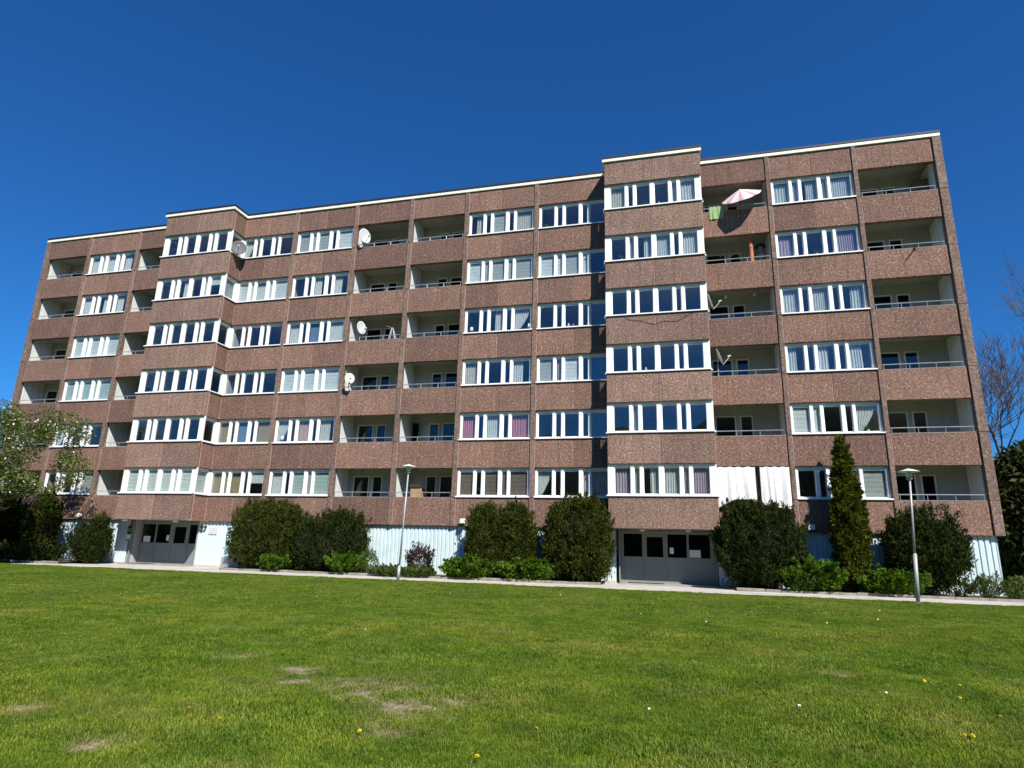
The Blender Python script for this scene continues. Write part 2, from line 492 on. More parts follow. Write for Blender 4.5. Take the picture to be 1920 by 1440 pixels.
mb = MB().box(-2500, 2500, -2500, 2500, -.5, -.04)
tag(build(mb, 'ground', M['lawn'], org=(0, 0, -.5)), 'wide green ground around the building', 'ground', kind='structure')
xs = np.concatenate([np.arange(-58, -22, .3), np.arange(-22, -6, .08), np.arange(-6, 18.01, .3)]); ys = np.concatenate([np.arange(-45, -28, .5), np.arange(-28, -18, .08), np.arange(-18, LAWN_EDGE, .2), [LAWN_EDGE]])
me, V = sheet_grid('lawn', xs, ys, lawn_z, M['lawn'])
co = V.copy(); last = np.isclose(co[:, 1], LAWN_EDGE); co[last, 1] = lawn_edge(co[last, 0])
me.vertices.foreach_set('co', co.astype(np.float32).ravel())
at = me.attributes.new('bare', 'FLOAT', 'POINT'); at.data.foreach_set('value', bare_at(V[:, 0], V[:, 1]).astype(np.float32))
lawn = tag(link('lawn', me), 'mown green lawn with worn dry patches in front of the building', 'lawn', kind='structure')

def path_mat():
    m, nt, out = new_mat('path_gravel_asphalt')
    L = nt.links; P = pos(nt)
    n1 = noise(nt, P, 1.1, 5, .6); r1 = ramp(nt, [(.3, (.44, .405, .345)), (.7, (.56, .52, .455))]); L.new(n1, r1.inputs[0])
    n2 = noise(nt, P, 60, 2, .7); r2 = ramp(nt, [(.3, (.75, .75, .75)), (.7, (1.2, 1.2, 1.2))]); L.new(n2, r2.inputs[0])
    c = mixc(nt, r1.outputs[0], r2.outputs[0], 1.0, 'MULTIPLY')
    n3 = noise(nt, P, .5, 4, .7, (1, 4, 1)); r3 = ramp(nt, [(.52, (1, 1, 1)), (.7, (.72, .70, .68))]); L.new(n3, r3.inputs[0])
    c = mixc(nt, c, r3.outputs[0], 1.0, 'MULTIPLY')
    b = node(nt, 'ShaderNodeBsdfPrincipled', Roughness=.92); L.new(c, b.inputs['Base Color'])
    bn = nt.nodes.new('ShaderNodeBump'); bn.inputs['Strength'].default_value = .5; bn.inputs['Distance'].default_value = .01
    L.new(n2, bn.inputs['Height']); L.new(bn.outputs[0], b.inputs['Normal']); L.new(b.outputs[0], out.inputs[0])
    return m
M['path'] = path_mat()
xs = np.arange(-44.5, 18.01, .5)
mb = MB()
vs = []; fs = []
for x in xs:
    vs += [(x, lawn_edge(x) - .25, 0), (x, .7, 0)]
for i in range(len(xs) - 1):
    fs.append((2 * i, 2 * i + 2, 2 * i + 3, 2 * i + 1))
mb.add(vs, fs)
path = tag(build(mb, 'path', M['path'], org=(-20, -3, 0)), 'pale beige footpath along the front of the building', 'path', kind='structure')

# planting beds with edging stones (beds between and beside the two entrances)
BEDS = [(-33.9, -15.25, -1.95), (-9.9, .9, -1.95), (-53.5, -43.2, -2.6)]
for i, (x0, x1, y0) in enumerate(BEDS):
    xs2 = np.linspace(x0, x1, int((x1 - x0) / .3)); ys2 = np.linspace(y0 + .08, .25, 9)
    me, V = sheet_grid('planting_bed', xs2, ys2, lambda X, Y: .075 + .03 * np.sin(X * 3.1 + Y * 2) * np.sin(Y * 4 + X), M['dirt'])
    tag(link('planting_bed', me), 'dark soil bed ' + ('between the two entrances', 'beside the second entrance', 'at the far end')[i], 'bed', kind='structure')
    n = int((x1 - x0) / 1.0); L1 = (x1 - x0) / n
    def stone():
        b = MB().cbox(-L1 / 2 + .006, L1 / 2 - .006, -.05, .05, 0, .115, .012); return b.mesh('edging_stone', M['edging'])
    me = stone()
    for k in range(n):
        o = link('edging_stone', me, (x0 + (k + .5) * L1, y0 + random.uniform(-.015, .015), -.005 + random.uniform(-.02, .012)), path)
        o.rotation_euler = (random.uniform(-.05, .05), random.uniform(-.012, .012), random.uniform(-.012, .012))

# far hillside behind the viewer (it shows as the dark shape in the lower panes)
def hill_h(x):
    return 25 + 5 * math.sin(x * .021 + 1.1) + 3 * math.sin(x * .047 + .4) + 2.0 * math.sin(x * .13) + 1.2 * math.sin(x * .31 + 2)
def hillside():
    mb = MB()
    def fn(a, b):
        x = -220 + 440 * a
        prof = math.sin(min(1, b * 1.0) * math.pi / 2)
        return (x, -78 - 34 * b, -.3 + hill_h(x) * prof + (.6 * math.sin(x * 1.1 + b * 21) if b > .05 else 0))
    mb.grid(fn, 160, 10)
    return mb
M['hill'] = plain('hill_woodland', (.035, .045, .022), .95, var=.4, vscale=.4, bump=1, bscale=1.2)
tag(build(hillside(), 'hill', M['hill'], smooth=True), 'dark wooded hillside across the lawn', 'hill', kind='structure')

# ------------------------------------------------------------------ the apartment building
H = 2.8; PH = 1.36
ZB = lambda k: 2.35 + (k - 1) * H            # bottom of the spandrel band k (1..7, 7 = parapet)
ZT = lambda k: ZB(k) + PH
ROOF = 20.42
OD = 1.2                                     # how far the two bays step out
BAYS = [  # kind, x0, x1
    ('balcony', -51.92, -48.74), ('window', -48.50, -44.84), ('balcony', -44.60, -41.42),
    ('window', -36.93, -33.42), ('window', -33.17, -29.50), ('balcony', -29.24, -26.06),
    ('balcony', -25.80, -22.76), ('window', -22.51, -18.85), ('window', -18.59, -14.86),
    ('balcony', -10.42, -7.27), ('window', -7.04, -3.40), ('balcony', -3.18, .0)]
ORIELS = [(-41.58, -36.80), (-15.0, -10.34)]
COLUMNS = [(-48.74, -48.50), (-44.84, -44.60), (-33.42, -33.17), (-29.50, -29.24), (-26.06, -25.80), (-22.76, -22.51), (-18.85, -18.59), (-7.27, -7.04), (-3.40, -3.18)]
END = (-52.32, .40)

bld = empty('apartment_building', (-26, 0, 0), 'long seven-storey brown aggregate apartment block with white window bands and balconies', 'building')

def panels(x0, x1, k, y, z0, z1, split, th=.17, mat='panel'):
    xs = [x0 + .012, x1 - .012] if not split else [x0 + .012, (x0 + x1) / 2, x1 - .012]
    for i in range(len(xs) - 1):
        a = xs[i] + (.007 if i else 0); b = xs[i + 1] - (.007 if i < len(xs) - 2 else 0)
        boxpart('spandrel_panel', M[mat], a, b, y + random.uniform(-.004, .004), y + .21, z0, z1, bld, .018)
    if split:
        xm = (x0 + x1) / 2
        boxpart('panel_joint', M['joint'], xm - .0068, xm + .0068, y + .022, y + .12, z0 + .02, z1 - .02, bld)

for k in range(1, 8):
    z0 = ZB(k); z1 = ZT(k) if k < 7 else ROOF
    for kind, x0, x1 in BAYS:
        panels(x0, x1, k, 0.0, z0, z1, kind == 'window', .17)
    for X0, X1 in ORIELS:
        panels(X0, X1, k, -OD, z0, z1, True, .17, 'panel_bay')
        for s, X in ((-1, X0), (1, X1)):       # side panel of the step-out
            me = cached(('side', round(z1 - z0, 3)), lambda: MB().cbox(-(OD - .20) / 2, (OD - .20) / 2, 0, .16, 0, z1 - z0, .018).mesh('side_panel', M['panel']))
            o = link('side_panel', me, (X, -OD / 2 + .09, z0), bld, rz=s * math.pi / 2)
            for ya, yb in ((-1.012, -.985), (-.022, -.002)):
                xa, xb = (X - .06, X + .006) if s > 0 else (X - .006, X + .06)
                boxpart('panel_joint', M['joint'], xa, xb, ya, yb, z0 + .01, z1 - .01, bld)
    for (xa, xb) in COLUMNS:
        boxpart('panel_joint', M['joint'], xb - .011, xb + .011, -.004, .10, z0 + .01, z1 - .01, bld)

# pillars between the bays, one length per storey
for (x0, x1) in COLUMNS:
    lev = [ZB(1)] + [ZT(k) for k in range(1, 7)] + [ROOF]
    for a, b in zip(lev[:-1], lev[1:]):
        boxpart('pillar', M['pillar'], x0 + .012, x1 - .012, -.055, .30, a + .008, b - .004, bld, .015)
for x0, x1 in ((END[0], -51.96), (.04, END[1])):
    lev = [ZB(1)] + [ZT(k) for k in range(1, 7)] + [ROOF]
    for a, b in zip(lev[:-1], lev[1:]):
        boxpart('pillar', M['pillar'], x0, x1, -.055, .32, a + .008, b - .004, bld, .015)
# end walls, rear wall, floors and partitions that enclose the rooms
for x0, x1 in ((END[0] + .02, -51.94), (.02, END[1] - .02)):
    boxpart('end_wall', M['panel'], x0, x1, .33, 12, ZB(1), ROOF, bld)
boxpart('rear_wall', M['panel'], END[0], END[1], 12, 12.2, 0, ROOF, bld)
boxpart('corridor_wall', M['room'], END[0] + .4, END[1] - .4, 5.0, 5.15, 0, ROOF - .4, bld)
for k in range(1, 8):
    z = ZB(k) + .30
    mb = MB().box(END[0] + .4, END[1] - .4, .18, 11.9, z, z + .17)
    for X0, X1 in ORIELS:
        mb.box(X0 + .18, X1 - .18, -OD + .18, .17, z, z + .17)
    build(mb, 'floor_slab', M['room'] if k > 1 else M['plinth'], bld)
for x in [(a + b) / 2 for a, b in COLUMNS] + [-41.5, -36.86, -14.93, -10.38]:
    boxpart('partition_wall', M['room'], x - .07, x + .07, .31, 4.99, .01, ROOF - .3, bld)
boxpart('roof_deck', M['roofcap'], END[0] + .1, END[1] - .1, .2, 11.9, ROOF - .12, ROOF - .02, bld)

# cream fascia and black cap following the stepped roof line
segs = [(END[0] - .06, ORIELS[0][0], 0), (ORIELS[0][0], ORIELS[0][1], OD), (ORIELS[0][1], ORIELS[1][0], 0), (ORIELS[1][0], ORIELS[1][1], OD), (ORIELS[1][1], END[1] + .06, 0)]
for x0, x1, d in segs:
    e = .075 if d else -.077
    boxpart('roof_fascia', M['fascia'], x0 - e, x1 + e, -d - .075, -d + .08, ROOF, ROOF + .165, bld)
    boxpart('roof_cap', M['roofcap'], x0 - e - .02, x1 + e + .02, -d - .10, -d + .45, ROOF + .168, ROOF + .27, bld)
    if d:
        for X in (x0 - .075, x1 - .08):
            boxpart('roof_fascia', M['fascia'], X, X + .155, -d + .082, -.078, ROOF, ROOF + .165, bld)
            boxpart('roof_cap', M['roofcap'], X - .02, X + .175, -d + .452, -.103, ROOF + .168, ROOF + .27, bld)
        boxpart('roof_deck', M['roofcap'], x0 + .1, x1 - .1, -d + .2, .19, ROOF - .12, ROOF - .02, bld)

# ---- windows
TPL5 = [.10, .80, .94, 1.22, 1.36, 2.06, 2.23, 2.51, 2.64, 3.53]       # pane edges of a 3.64 m window
TPL6 = [.30, 1.00, 1.16, 1.40, 1.56, 2.22, 2.44, 3.10, 3.26, 3.50, 3.66, 4.36]   # of a 4.66 m window
WH = H - PH
GZ0, GZ1 = .115, WH - .13
def curtain_mesh(kind, w, h, seed):
    r = random.Random(seed)
    mb = MB()
    if kind in 'bgnk':
        mb.grid(lambda a, b: (w * a, .004 * math.sin(b * 40), h * b), 2, 24)
        return mb, False
    if kind == 'h':
        z0 = h * r.uniform(.5, .66)
        mb.grid(lambda a, b: (w * a, .004 * math.sin(b * 30), z0 + (h - z0) * b), 2, 14)
        return mb, False
    if kind == 't':      # tied back to one side
        ph = r.random() * 6
        def fn(a, b):
            t = b ** .75
            x = w * (.02 + a * (.16 + .82 * t))
            return (x, .025 * math.sin(a * 40 + ph), h * b)
        mb.grid(fn, 40, 10); return mb, True
    n = max(3, w / r.uniform(.085, .13)); ph = r.random() * 6; lean = r.uniform(-.03, .03)
    a0, a1 = (0, 1)
    if kind in 'sc' and w > .5 and r.random() < .45:
        if r.random() < .5: a1 = r.uniform(.45, .75)
        else: a0 = r.uniform(.25, .55)
    def fn(a, b):
        A = a0 + (a1 - a0) * a
        wob = math.sin(a * n * (a1 - a0) * 2 * math.pi + ph + .5 * math.sin(a * 9))
        return (w * A + lean * b, .032 * wob * (1 - .3 * b), h * b)
    mb.grid(fn, max(16, int(n * 8)), 5)
    return mb, True
wcount = [0]
def make_window(x0, y0, z0, W, edges, codes, rz=0.0, posts=True):
    """x0,y0,z0: outer lower corner of the opening on the facade face; local x runs along the facade, local y inwards"""
    ca, sa = math.cos(rz), math.sin(rz)
    R = lambda x, y, z: (x0 + ca * x - sa * y, y0 + sa * x + ca * y, z0 + z)
    wcount[0] += 1
    key = ('frame', round(W, 3))
    def mk():
        mb = MB()
        mb.box(0.005, W - .005, .13, .215, WH - .13, WH - .002)
        mb.box(0.005, W - .005, .135, .215, .002, .112)
        mb.box(0.005, edges[0], .105, .212, .114, WH - .132)
        mb.box(edges[-1], W - .005, .105, .212, .114, WH - .132)
        return mb.mesh('window', M['white'])
    win = link('window', cached(key, mk), R(0, 0, 0), bld, rz)
    def sub(name, me, lx, ly, lz, rot=None):
        o = bpy.data.objects.new(name, me); COL.objects.link(o); o.parent = win; o.location = (lx, ly, lz)
        if rot: o.rotation_euler = rot
        return o
    for i in range(1, len(edges) - 1, 2):
        mw = edges[i + 1] - edges[i]
        sub('mullion', cached(('mull', round(mw, 3)), lambda: MB().cbox(0, mw, 0, .122, 0, WH - .244, .012).mesh('mullion', M['white'])), edges[i], .085, .113)
    sub('sill', cached(('sill', round(W, 3)), lambda: MB().add([(-.02, -.07, .02), (W + .02, -.07, .02), (W + .02, .134, .062), (-.02, .134, .062), (-.02, -.07, .075), (W + .02, -.07, .075), (W + .02, .134, .108), (-.02, .134, .108)],
        [(0, 3, 2, 1), (4, 5, 6, 7), (0, 1, 5, 4), (1, 2, 6, 5), (2, 3, 7, 6), (3, 0, 4, 7)]).mesh('sill', M['sill'])), 0, 0, 0)
    for i in range(0, len(edges), 2):
        pw = edges[i + 1] - edges[i]
        code = codes[i // 2]
        sub('pane', cached(('pane', round(pw, 3)), lambda: MB().box(-.012, pw + .012, 0, .012, 0, GZ1 - GZ0 + .03).mesh('pane', M['glass'])),
            edges[i], .188, GZ0 - .015, (random.uniform(-.004, .004), 0, random.uniform(-.005, .005)))
        # thin inner casement bead around each pane
        sub('casement', cached(('case', round(pw, 3)), lambda: MB().box(0, pw, 0, .05, 0, .035).box(0, pw, 0, .05, GZ1 - GZ0 - .05, GZ1 - GZ0 - .012).box(0, .028, 0, .05, .036, GZ1 - GZ0 - .051).box(pw - .028, pw, 0, .05, .036, GZ1 - GZ0 - .051).mesh('casement', M['white'])),
            edges[i], .160, GZ0)
        if code != '.':
            hh = GZ1 - GZ0 + .05
            mbc, sm = curtain_mesh(code, pw + .04, hh, wcount[0] * 17 + i)
            mat = CL['b'] if code == 'h' else CL['s'] if code == 't' else CL[code]
            sub('blind' if code in 'bgnkh' else 'curtain', mbc.mesh('curtain', mat, sm), edges[i] - .02, .25 if code in 'bgnkh' else .31, GZ0 - .03)
    return win

CODES = {  # bay x0 -> floors 6..1 ; pane by pane from one side to the other
    -48.50: ['sssss', 's.s.s', 'bbbbb', 'ggggg', 't....', '....k'],
    -36.93: ['t....', 'bbsbb', '.....', '.....', 'y.l.y', 'yyy.h'],
    -33.17: ['kkk.b', '..s.s', 's.l.s', 'bbbbb', 't.r.c', 's.gkg'],
    -22.51: ['c.k.c', 'bkkkk', '..s.t', 'c...s', 'p.s.p', 'n.nnn'],
    -18.59: ['.....', 'bbkb.', '.....', 'kvb.l', '.....', 't..ss'],
    -7.04: ['sssss', 'v...v', 's.s.s', 's.s.s', 'bb..t', '....k']}
ORC = {-41.58: (['......', '.ss.sh', '......', '......', '......', 'bbbbbb'], ['.', 'k', '.', '.', '.', 'b']),
       -15.0: (['c...ss', '.sss.s', '......', '......', '.c....', 'vssssv'], ['.', '.', '.', '.', '.', '.'])}
for kind, x0, x1 in BAYS:
    if kind != 'window': continue
    W = x1 - x0; sc = W / 3.64
    ed = [round(e * sc, 3) for e in TPL5]
    for fl in range(1, 7):
        make_window(x0, 0, ZT(fl), W, ed, CODES[x0][6 - fl])
for X0, X1 in ORIELS:
    W = X1 - X0; sc = W / 4.66
    ed = [round(e * sc, 3) for e in TPL6]
    for fl in range(1, 7):
        make_window(X0, -OD, ZT(fl), W, ed, ORC[X0][0][6 - fl])
        sw = OD - .18
        for s, X in ((1, X1), (-1, X0)):
            code = ORC[X0][1][6 - fl]
            if s > 0: make_window(X, -OD + .18, ZT(fl), sw + .08, [.06, .94], code, math.pi / 2)
            else: make_window(X, .08, ZT(fl), sw + .08, [.16, 1.04], '.', -math.pi / 2)
        for X in (X0 + .172, X1 - .302):
            pass

# ---- balconies
BD = 1.55
def balcony(x0, x1, fl, door_side):
    zt, zc, zf = ZT(fl), ZB(fl + 1) + .298, ZB(fl) + .472
    W = x1 - x0
    mb = MB()
    bw = MB()
    if door_side > 0: o = [(.28, 1.22), (1.40, 1.98)]
    else: o = [(W - 2.0, W - 1.42), (W - 1.24, W - .26)]
    zh = zf + 2.12
    win_i = 0 if door_side > 0 else 1
    y0, y1 = BD, BD + .12
    bw.box(x0 - .1, x0 + o[0][0], y0, y1, zf, zc); bw.box(x0 + o[0][1], x0 + o[1][0], y0, y1, zf, zh); bw.box(x0 + o[1][1], x1 + .1, y0, y1, zf, zc)
    bw.box(x0 + o[0][0], x0 + o[1][1], y0, y1, zh, zc)
    wz = zf + .75
    bw.box(x0 + o[win_i][0], x0 + o[win_i][1], y0, y1, zf, wz)
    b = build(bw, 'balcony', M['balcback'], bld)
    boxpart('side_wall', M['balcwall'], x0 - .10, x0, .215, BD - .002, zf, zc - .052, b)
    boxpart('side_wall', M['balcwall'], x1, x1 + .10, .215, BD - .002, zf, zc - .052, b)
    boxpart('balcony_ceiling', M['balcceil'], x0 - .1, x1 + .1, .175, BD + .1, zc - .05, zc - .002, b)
    boxpart('lintel', M['balcceil'], x0 + .01, x1 - .01, .03, .172, ZB(fl + 1) + .005, zc - .06, b) if False else None
    # opening frames and glass
    for i, (a, c) in enumerate(o):
        zz = wz if i == win_i else zf + .02
        fr = MB(); t = .055
        fr.box(x0 + a, x0 + a + t, y0 - .02, y1 - .03, zz, zh); fr.box(x0 + c - t, x0 + c, y0 - .02, y1 - .03, zz, zh)
        fr.box(x0 + a + t, x0 + c - t, y0 - .02, y1 - .03, zh - t, zh); fr.box(x0 + a + t, x0 + c - t, y0 - .02, y1 - .03, zz, zz + (t if i == win_i else .35))
        build(fr, 'balcony_window' if i == win_i else 'balcony_door', M['white'], b)
        build(MB().box(x0 + a + t, x0 + c - t, y0 + .03, y0 + .045, zz + t, zh - t), 'door_pane', M['darkglass'], b)
    # railing
    r = MB(); zr = zt + .25; yr = .085
    r.tube([(x0 + .03, yr, zr), (x1 - .03, yr, zr)], .02, 6)
    n = 3
    for k in range(n + 1):
        x = x0 + .08 + (W - .16) * k / n
        r.tube([(x, yr, zt - .05), (x, yr, zr - .01)], .013, 5)
    build(r, 'railing', M['rail'], b)
    boxpart('coping', M['plinth'], x0 + .02, x1 - .02, .0, .165, zt + .002, zt + .016, b)
    return b
BALC = {}
DOOR = {-51.92: 1, -44.60: 1, -29.24: 1, -25.80: -1, -10.42: 1, -3.18: 1}
for kind, x0, x1 in BAYS:
    if kind != 'balcony': continue
    for fl in range(1, 7):
        BALC[(x0, fl)] = balcony(x0, x1, fl, DOOR[x0])

# ---- ground floor: corrugated sheets, entrances
WY = .15
ENT = [(-41.75, -37.22), (-14.78, -10.42)]
def sheet_mesh(w, h):
    mb = MB(); prof = []; x = 0.0; p = .206
    n = int(round(w / p)); p = w / n
    for i in range(n):
        prof += [(x, 0), (x + p * .62, 0), (x + p * .70, .045), (x + p * .92, .045)]
        x += p
    prof.append((w, 0))
    vs = []; fs = []
    for a, d in prof: vs += [(a, d, 0), (a, d, h)]
    m = len(prof)
    for i in range(m - 1): fs.append((2 * i, 2 * i + 2, 2 * i + 3, 2 * i + 1))
    vs2 = [(a, d + .01, z) for (a, d, z) in vs]
    fs2 = [tuple(j + 2 * m for j in f[::-1]) for f in fs]
    mb.add(vs + vs2, fs + fs2)
    return mb.mesh('cladding_sheet', M['clad'])
def clad(x0, x1, z0=.09, z1=2.42):
    n = max(1, round((x1 - x0) / 1.03)); w = (x1 - x0) / n
    for i in range(n):
        link('cladding_sheet', cached(('clad', round(w, 3), z1 - z0), lambda: sheet_mesh(w, z1 - z0)), (x0 + i * w, WY + random.uniform(-.004, .004), z0), bld)
clad(-52.15, ENT[0][0]); clad(-37.2, -35.42); clad(-34.25, ENT[1][0]); clad(ENT[1][1], .16)
for x0, x1 in ((-52.15, ENT[0][0]), (ENT[0][1], ENT[1][0]), (ENT[1][1], .16)):
    boxpart('plinth', M['plinth'], x0, x1, WY - .02, WY + .22, -.02, .085, bld)
    boxpart('ground_wall', M['room'], x0 + .02, x1 - .02, WY + .06, WY + .2, .09, 2.34, bld)
# soffit under the step-outs and behind the panel band
for X0, X1 in ORIELS:
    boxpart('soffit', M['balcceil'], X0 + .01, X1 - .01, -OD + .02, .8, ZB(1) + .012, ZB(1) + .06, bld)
# side wall at the near end of the ground floor
boxpart('ground_end_wall', M['clad'], .12, .165, WY + .02, 11.9, .0, 2.34, bld)

def entrance(x0, x1, parts, door_i, ye, name_i):
    """parts: list of (a,b) bay spans; grey-green glazed screen with solid lower panels"""
    zt = 2.33; rail0, rail1 = 1.10, 1.17
    fr = MB()
    fr.box(x0, x1, ye, ye + .10, 2.18, zt)
    fr.box(x0, x1, ye, ye + .10, .02, .16)
    xs = [x0] + [v for ab in parts for v in ab] + [x1]
    for i in range(0, len(xs), 2):
        fr.box(xs[i], xs[i + 1], ye - .002, ye + .102, .161, 2.179)
    ent = build(fr, 'entrance_screen', M['entry'], bld)
    for i, (a, b) in enumerate(parts):
        if i == door_i:
            d = MB().box(a + .006, a + .11, ye + .015, ye + .065, .17, 2.17).box(b - .11, b - .006, ye + .015, ye + .065, .17, 2.17)
            d.box(a + .11, b - .11, ye + .015, ye + .065, 2.05, 2.17).box(a + .11, b - .11, ye + .015, ye + .065, .17, rail1)
            build(d, 'door_leaf', M['entry'], ent)
            build(MB().box(a + .11, b - .11, ye + .035, ye + .047, rail1, 2.05), 'pane', M['darkglass'], ent)
            h = MB().box(b - .085, b - .035, ye - .01, ye + .014, 1.02, 1.22).tube([(b - .06, ye - .05, .98), (b - .06, ye - .05, 1.38)], .014, 8).tube([(b - .06, ye - .05, 1.0), (b - .06, ye + .014, 1.0)], .01, 6).tube([(b - .06, ye - .05, 1.36), (b - .06, ye + .014, 1.36)], .01, 6)
            build(h, 'handle', M['grey'], ent)
        else:
            build(MB().box(a + .003, b - .003, ye + .02, ye + .06, .162, rail0), 'lower_panel', M['entry'], ent)
            build(MB().box(a + .003, b - .003, ye + .005, ye + .085, rail0 + .001, rail1), 'rail', M['entry'], ent)
            build(MB().box(a + .003, b - .003, ye + .04, ye + .052, rail1 + .001, 2.178), 'pane', M['darkglass'], ent)
    # reveals
    for X, sx in ((x0, -1), (x1, 1)):
        boxpart('reveal', M['entry'], min(X, X + sx * .05), max(X, X + sx * .05), WY - .03, ye + .3, .0, 2.34, bld)
    boxpart('entrance_step', M['step'], x0 + .03, x1 - .03, -.55, ye - .005, -.03, .06, bld)
    boxpart('foot_grating', M['grate'], x0 + .35, x0 + 1.9, -.35, .12, .064, .078, bld)
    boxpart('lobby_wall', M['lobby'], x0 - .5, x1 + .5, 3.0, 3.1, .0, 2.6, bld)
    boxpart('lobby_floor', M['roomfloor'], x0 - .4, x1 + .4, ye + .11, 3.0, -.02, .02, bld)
    return ent
ent1 = entrance(-41.55, -37.26, [(-41.33, -40.45), (-40.36, -39.45), (-39.28, -38.30), (-38.18, -37.34)], 2, .62, 0)
ent2 = entrance(-14.62, -10.52, [(-14.49, -13.66), (-13.57, -12.63), (-12.54, -11.71), (-11.61, -10.71)], 1, .58, 1)
# notices behind and on the glass
for x0, x1, z0, z1, y in ((-41.2, -40.75, 1.2, 1.52, .645), (-39.63, -39.46, 1.3, 1.6, .605), (-12.45, -12.28, 1.33, 1.6, .605), (-11.6, -11.12, 1.2, 1.52, .605)):
    tag(build(MB().box(x0, x1, y - .004, y, z0, z1), 'notice', M['paper']), {-41.2: 'large white notice low in the first pane of the number 27 entrance', -39.63: 'small white notice beside the door of the number 27 entrance',
        -12.45: 'small white notice right of the door in the nearer entrance', -11.6: 'large white notice in the last pane of the nearer entrance'}[x0], 'notice')
# intercom and sign beside the first entrance
ic = MB().box(-41.80, -41.52, .08, .115, 1.16, 1.2)
build(MB().box(-41.84, -41.60, .09, .118, 1.62, 2.02), 'notice_board', M['black'], bld)
build(MB().box(-41.82, -41.62, .082, .089, 1.72, 1.92), 'green_plate', M['green_sign'], bld)
build(MB().box(-41.84, -41.60, .086, .118, 1.34, 1.58), 'white_plate', M['paper'], bld)
build(MB().box(-41.86, -41.58, .07, .118, 1.24, 1.30), 'ledge', M['grey'], bld)
# number 27
fc = bpy.data.curves.new('house_number', 'FONT'); fc.body = '27'; fc.size = .42; fc.extrude = .012; fc.offset = .012; fc.materials.append(M['digit'])
tmp = bpy.data.objects.new('lettering', fc); COL.objects.link(tmp); bpy.context.view_layer.update()
nm = bpy.data.meshes.new_from_object(tmp.evaluated_get(bpy.context.evaluated_depsgraph_get())); nm.name = 'house_number'
bpy.data.objects.remove(tmp, do_unlink=True)
fo = link('house_number', nm, (-37.10, WY - .035, 1.83), bld); fo.rotation_euler = (math.pi / 2, 0, 0)
boxpart('name_plate', M['lightgrey'], -36.55, -35.98, WY - .03, WY - .008, 1.70, 2.02, bld)
# louvred service door with its dark box
lv = MB().box(-35.40, -34.27, WY + .02, WY + .05, .56, 2.33)
louv = build(lv, 'louvred_door', M['louvre'], bld)
for i in range(22):
    z = .60 + i * .068
    s_ = cached('slat', lambda: MB().add([(-.5, -.028, 0), (.5, -.028, 0), (.5, .0, .05), (-.5, .0, .05), (-.5, -.024, -.006), (.5, -.024, -.006), (.5, .006, .046), (-.5, .006, .046)],
        [(0, 1, 2, 3), (7, 6, 5, 4), (0, 4, 5, 1), (1, 5, 6, 2), (2, 6, 7, 3), (3, 7, 4, 0)]).mesh('slat', M['louvre']))
    link('slat', s_, (-34.835, WY + .012, z), louv)
build(MB().box(-35.40, -34.27, -.02, WY + .05, .0, .54), 'service_box', M['grey'], bld)
# dome lamps under the first step-out
for x in (-41.2, -37.9):
    build(MB().lathe([(.02, -.10), (.10, -.085), (.16, -.04), (.17, 0)], 16, (x, -.85, ZB(1) + .01)), 'soffit_lamp', M['lamp_lens'], bld, smooth=True)
for x in (-13.6, -11.6):
    build(MB().lathe([(.02, -.08), (.09, -.07), (.13, -.03), (.14, 0)], 16, (x, .1, ZB(1) + .01)), 'soffit_lamp', M['lamp_lens'], bld, smooth=True)

def floodlight(x, z, label):
    e = empty('floodlight', (x, -.02, z), label, 'floodlight')
    build(MB().box(x - .04, x + .04, -.12, -.002, z + .02, z + .06), 'bracket', M['grey'], e)
    b = MB().add([(x - .13, -.30, z - .10), (x + .13, -.30, z - .10), (x + .13, -.14, z - .02), (x - .13, -.14, z - .02), (x - .13, -.24, z + .12), (x + .13, -.24, z + .12), (x + .13, -.11, z + .14), (x - .13, -.11, z + .14)],
        [(0, 3, 2, 1), (4, 5, 6, 7), (0, 1, 5, 4), (1, 2, 6, 5), (2, 3, 7, 6), (3, 0, 4, 7)])
    build(b, 'housing', M['lightgrey'], e)
    build(MB().add([(x - .11, -.306, z - .08), (x + .11, -.306, z - .08), (x + .11, -.256, z + .10), (x - .11, -.256, z + .10), (x - .11, -.30, z - .08), (x + .11, -.30, z - .08), (x + .11, -.25, z + .10), (x - .11, -.25, z + .10)],
        [(0, 1, 2, 3), (7, 6, 5, 4), (0, 4, 5, 1), (1, 5, 6, 2), (2, 6, 7, 3), (3, 7, 4, 0)]), 'lens', M['lamp_lens'], e)
floodlight(-45.1, 2.56, 'small grey floodlight on the wall above the far hedge')
floodlight(-22.03, 2.58, 'small grey floodlight low on the wall beside the pair of slim yews')
floodlight(-6.64, 2.56, 'small floodlight in the shade beside the tall conical thuja')

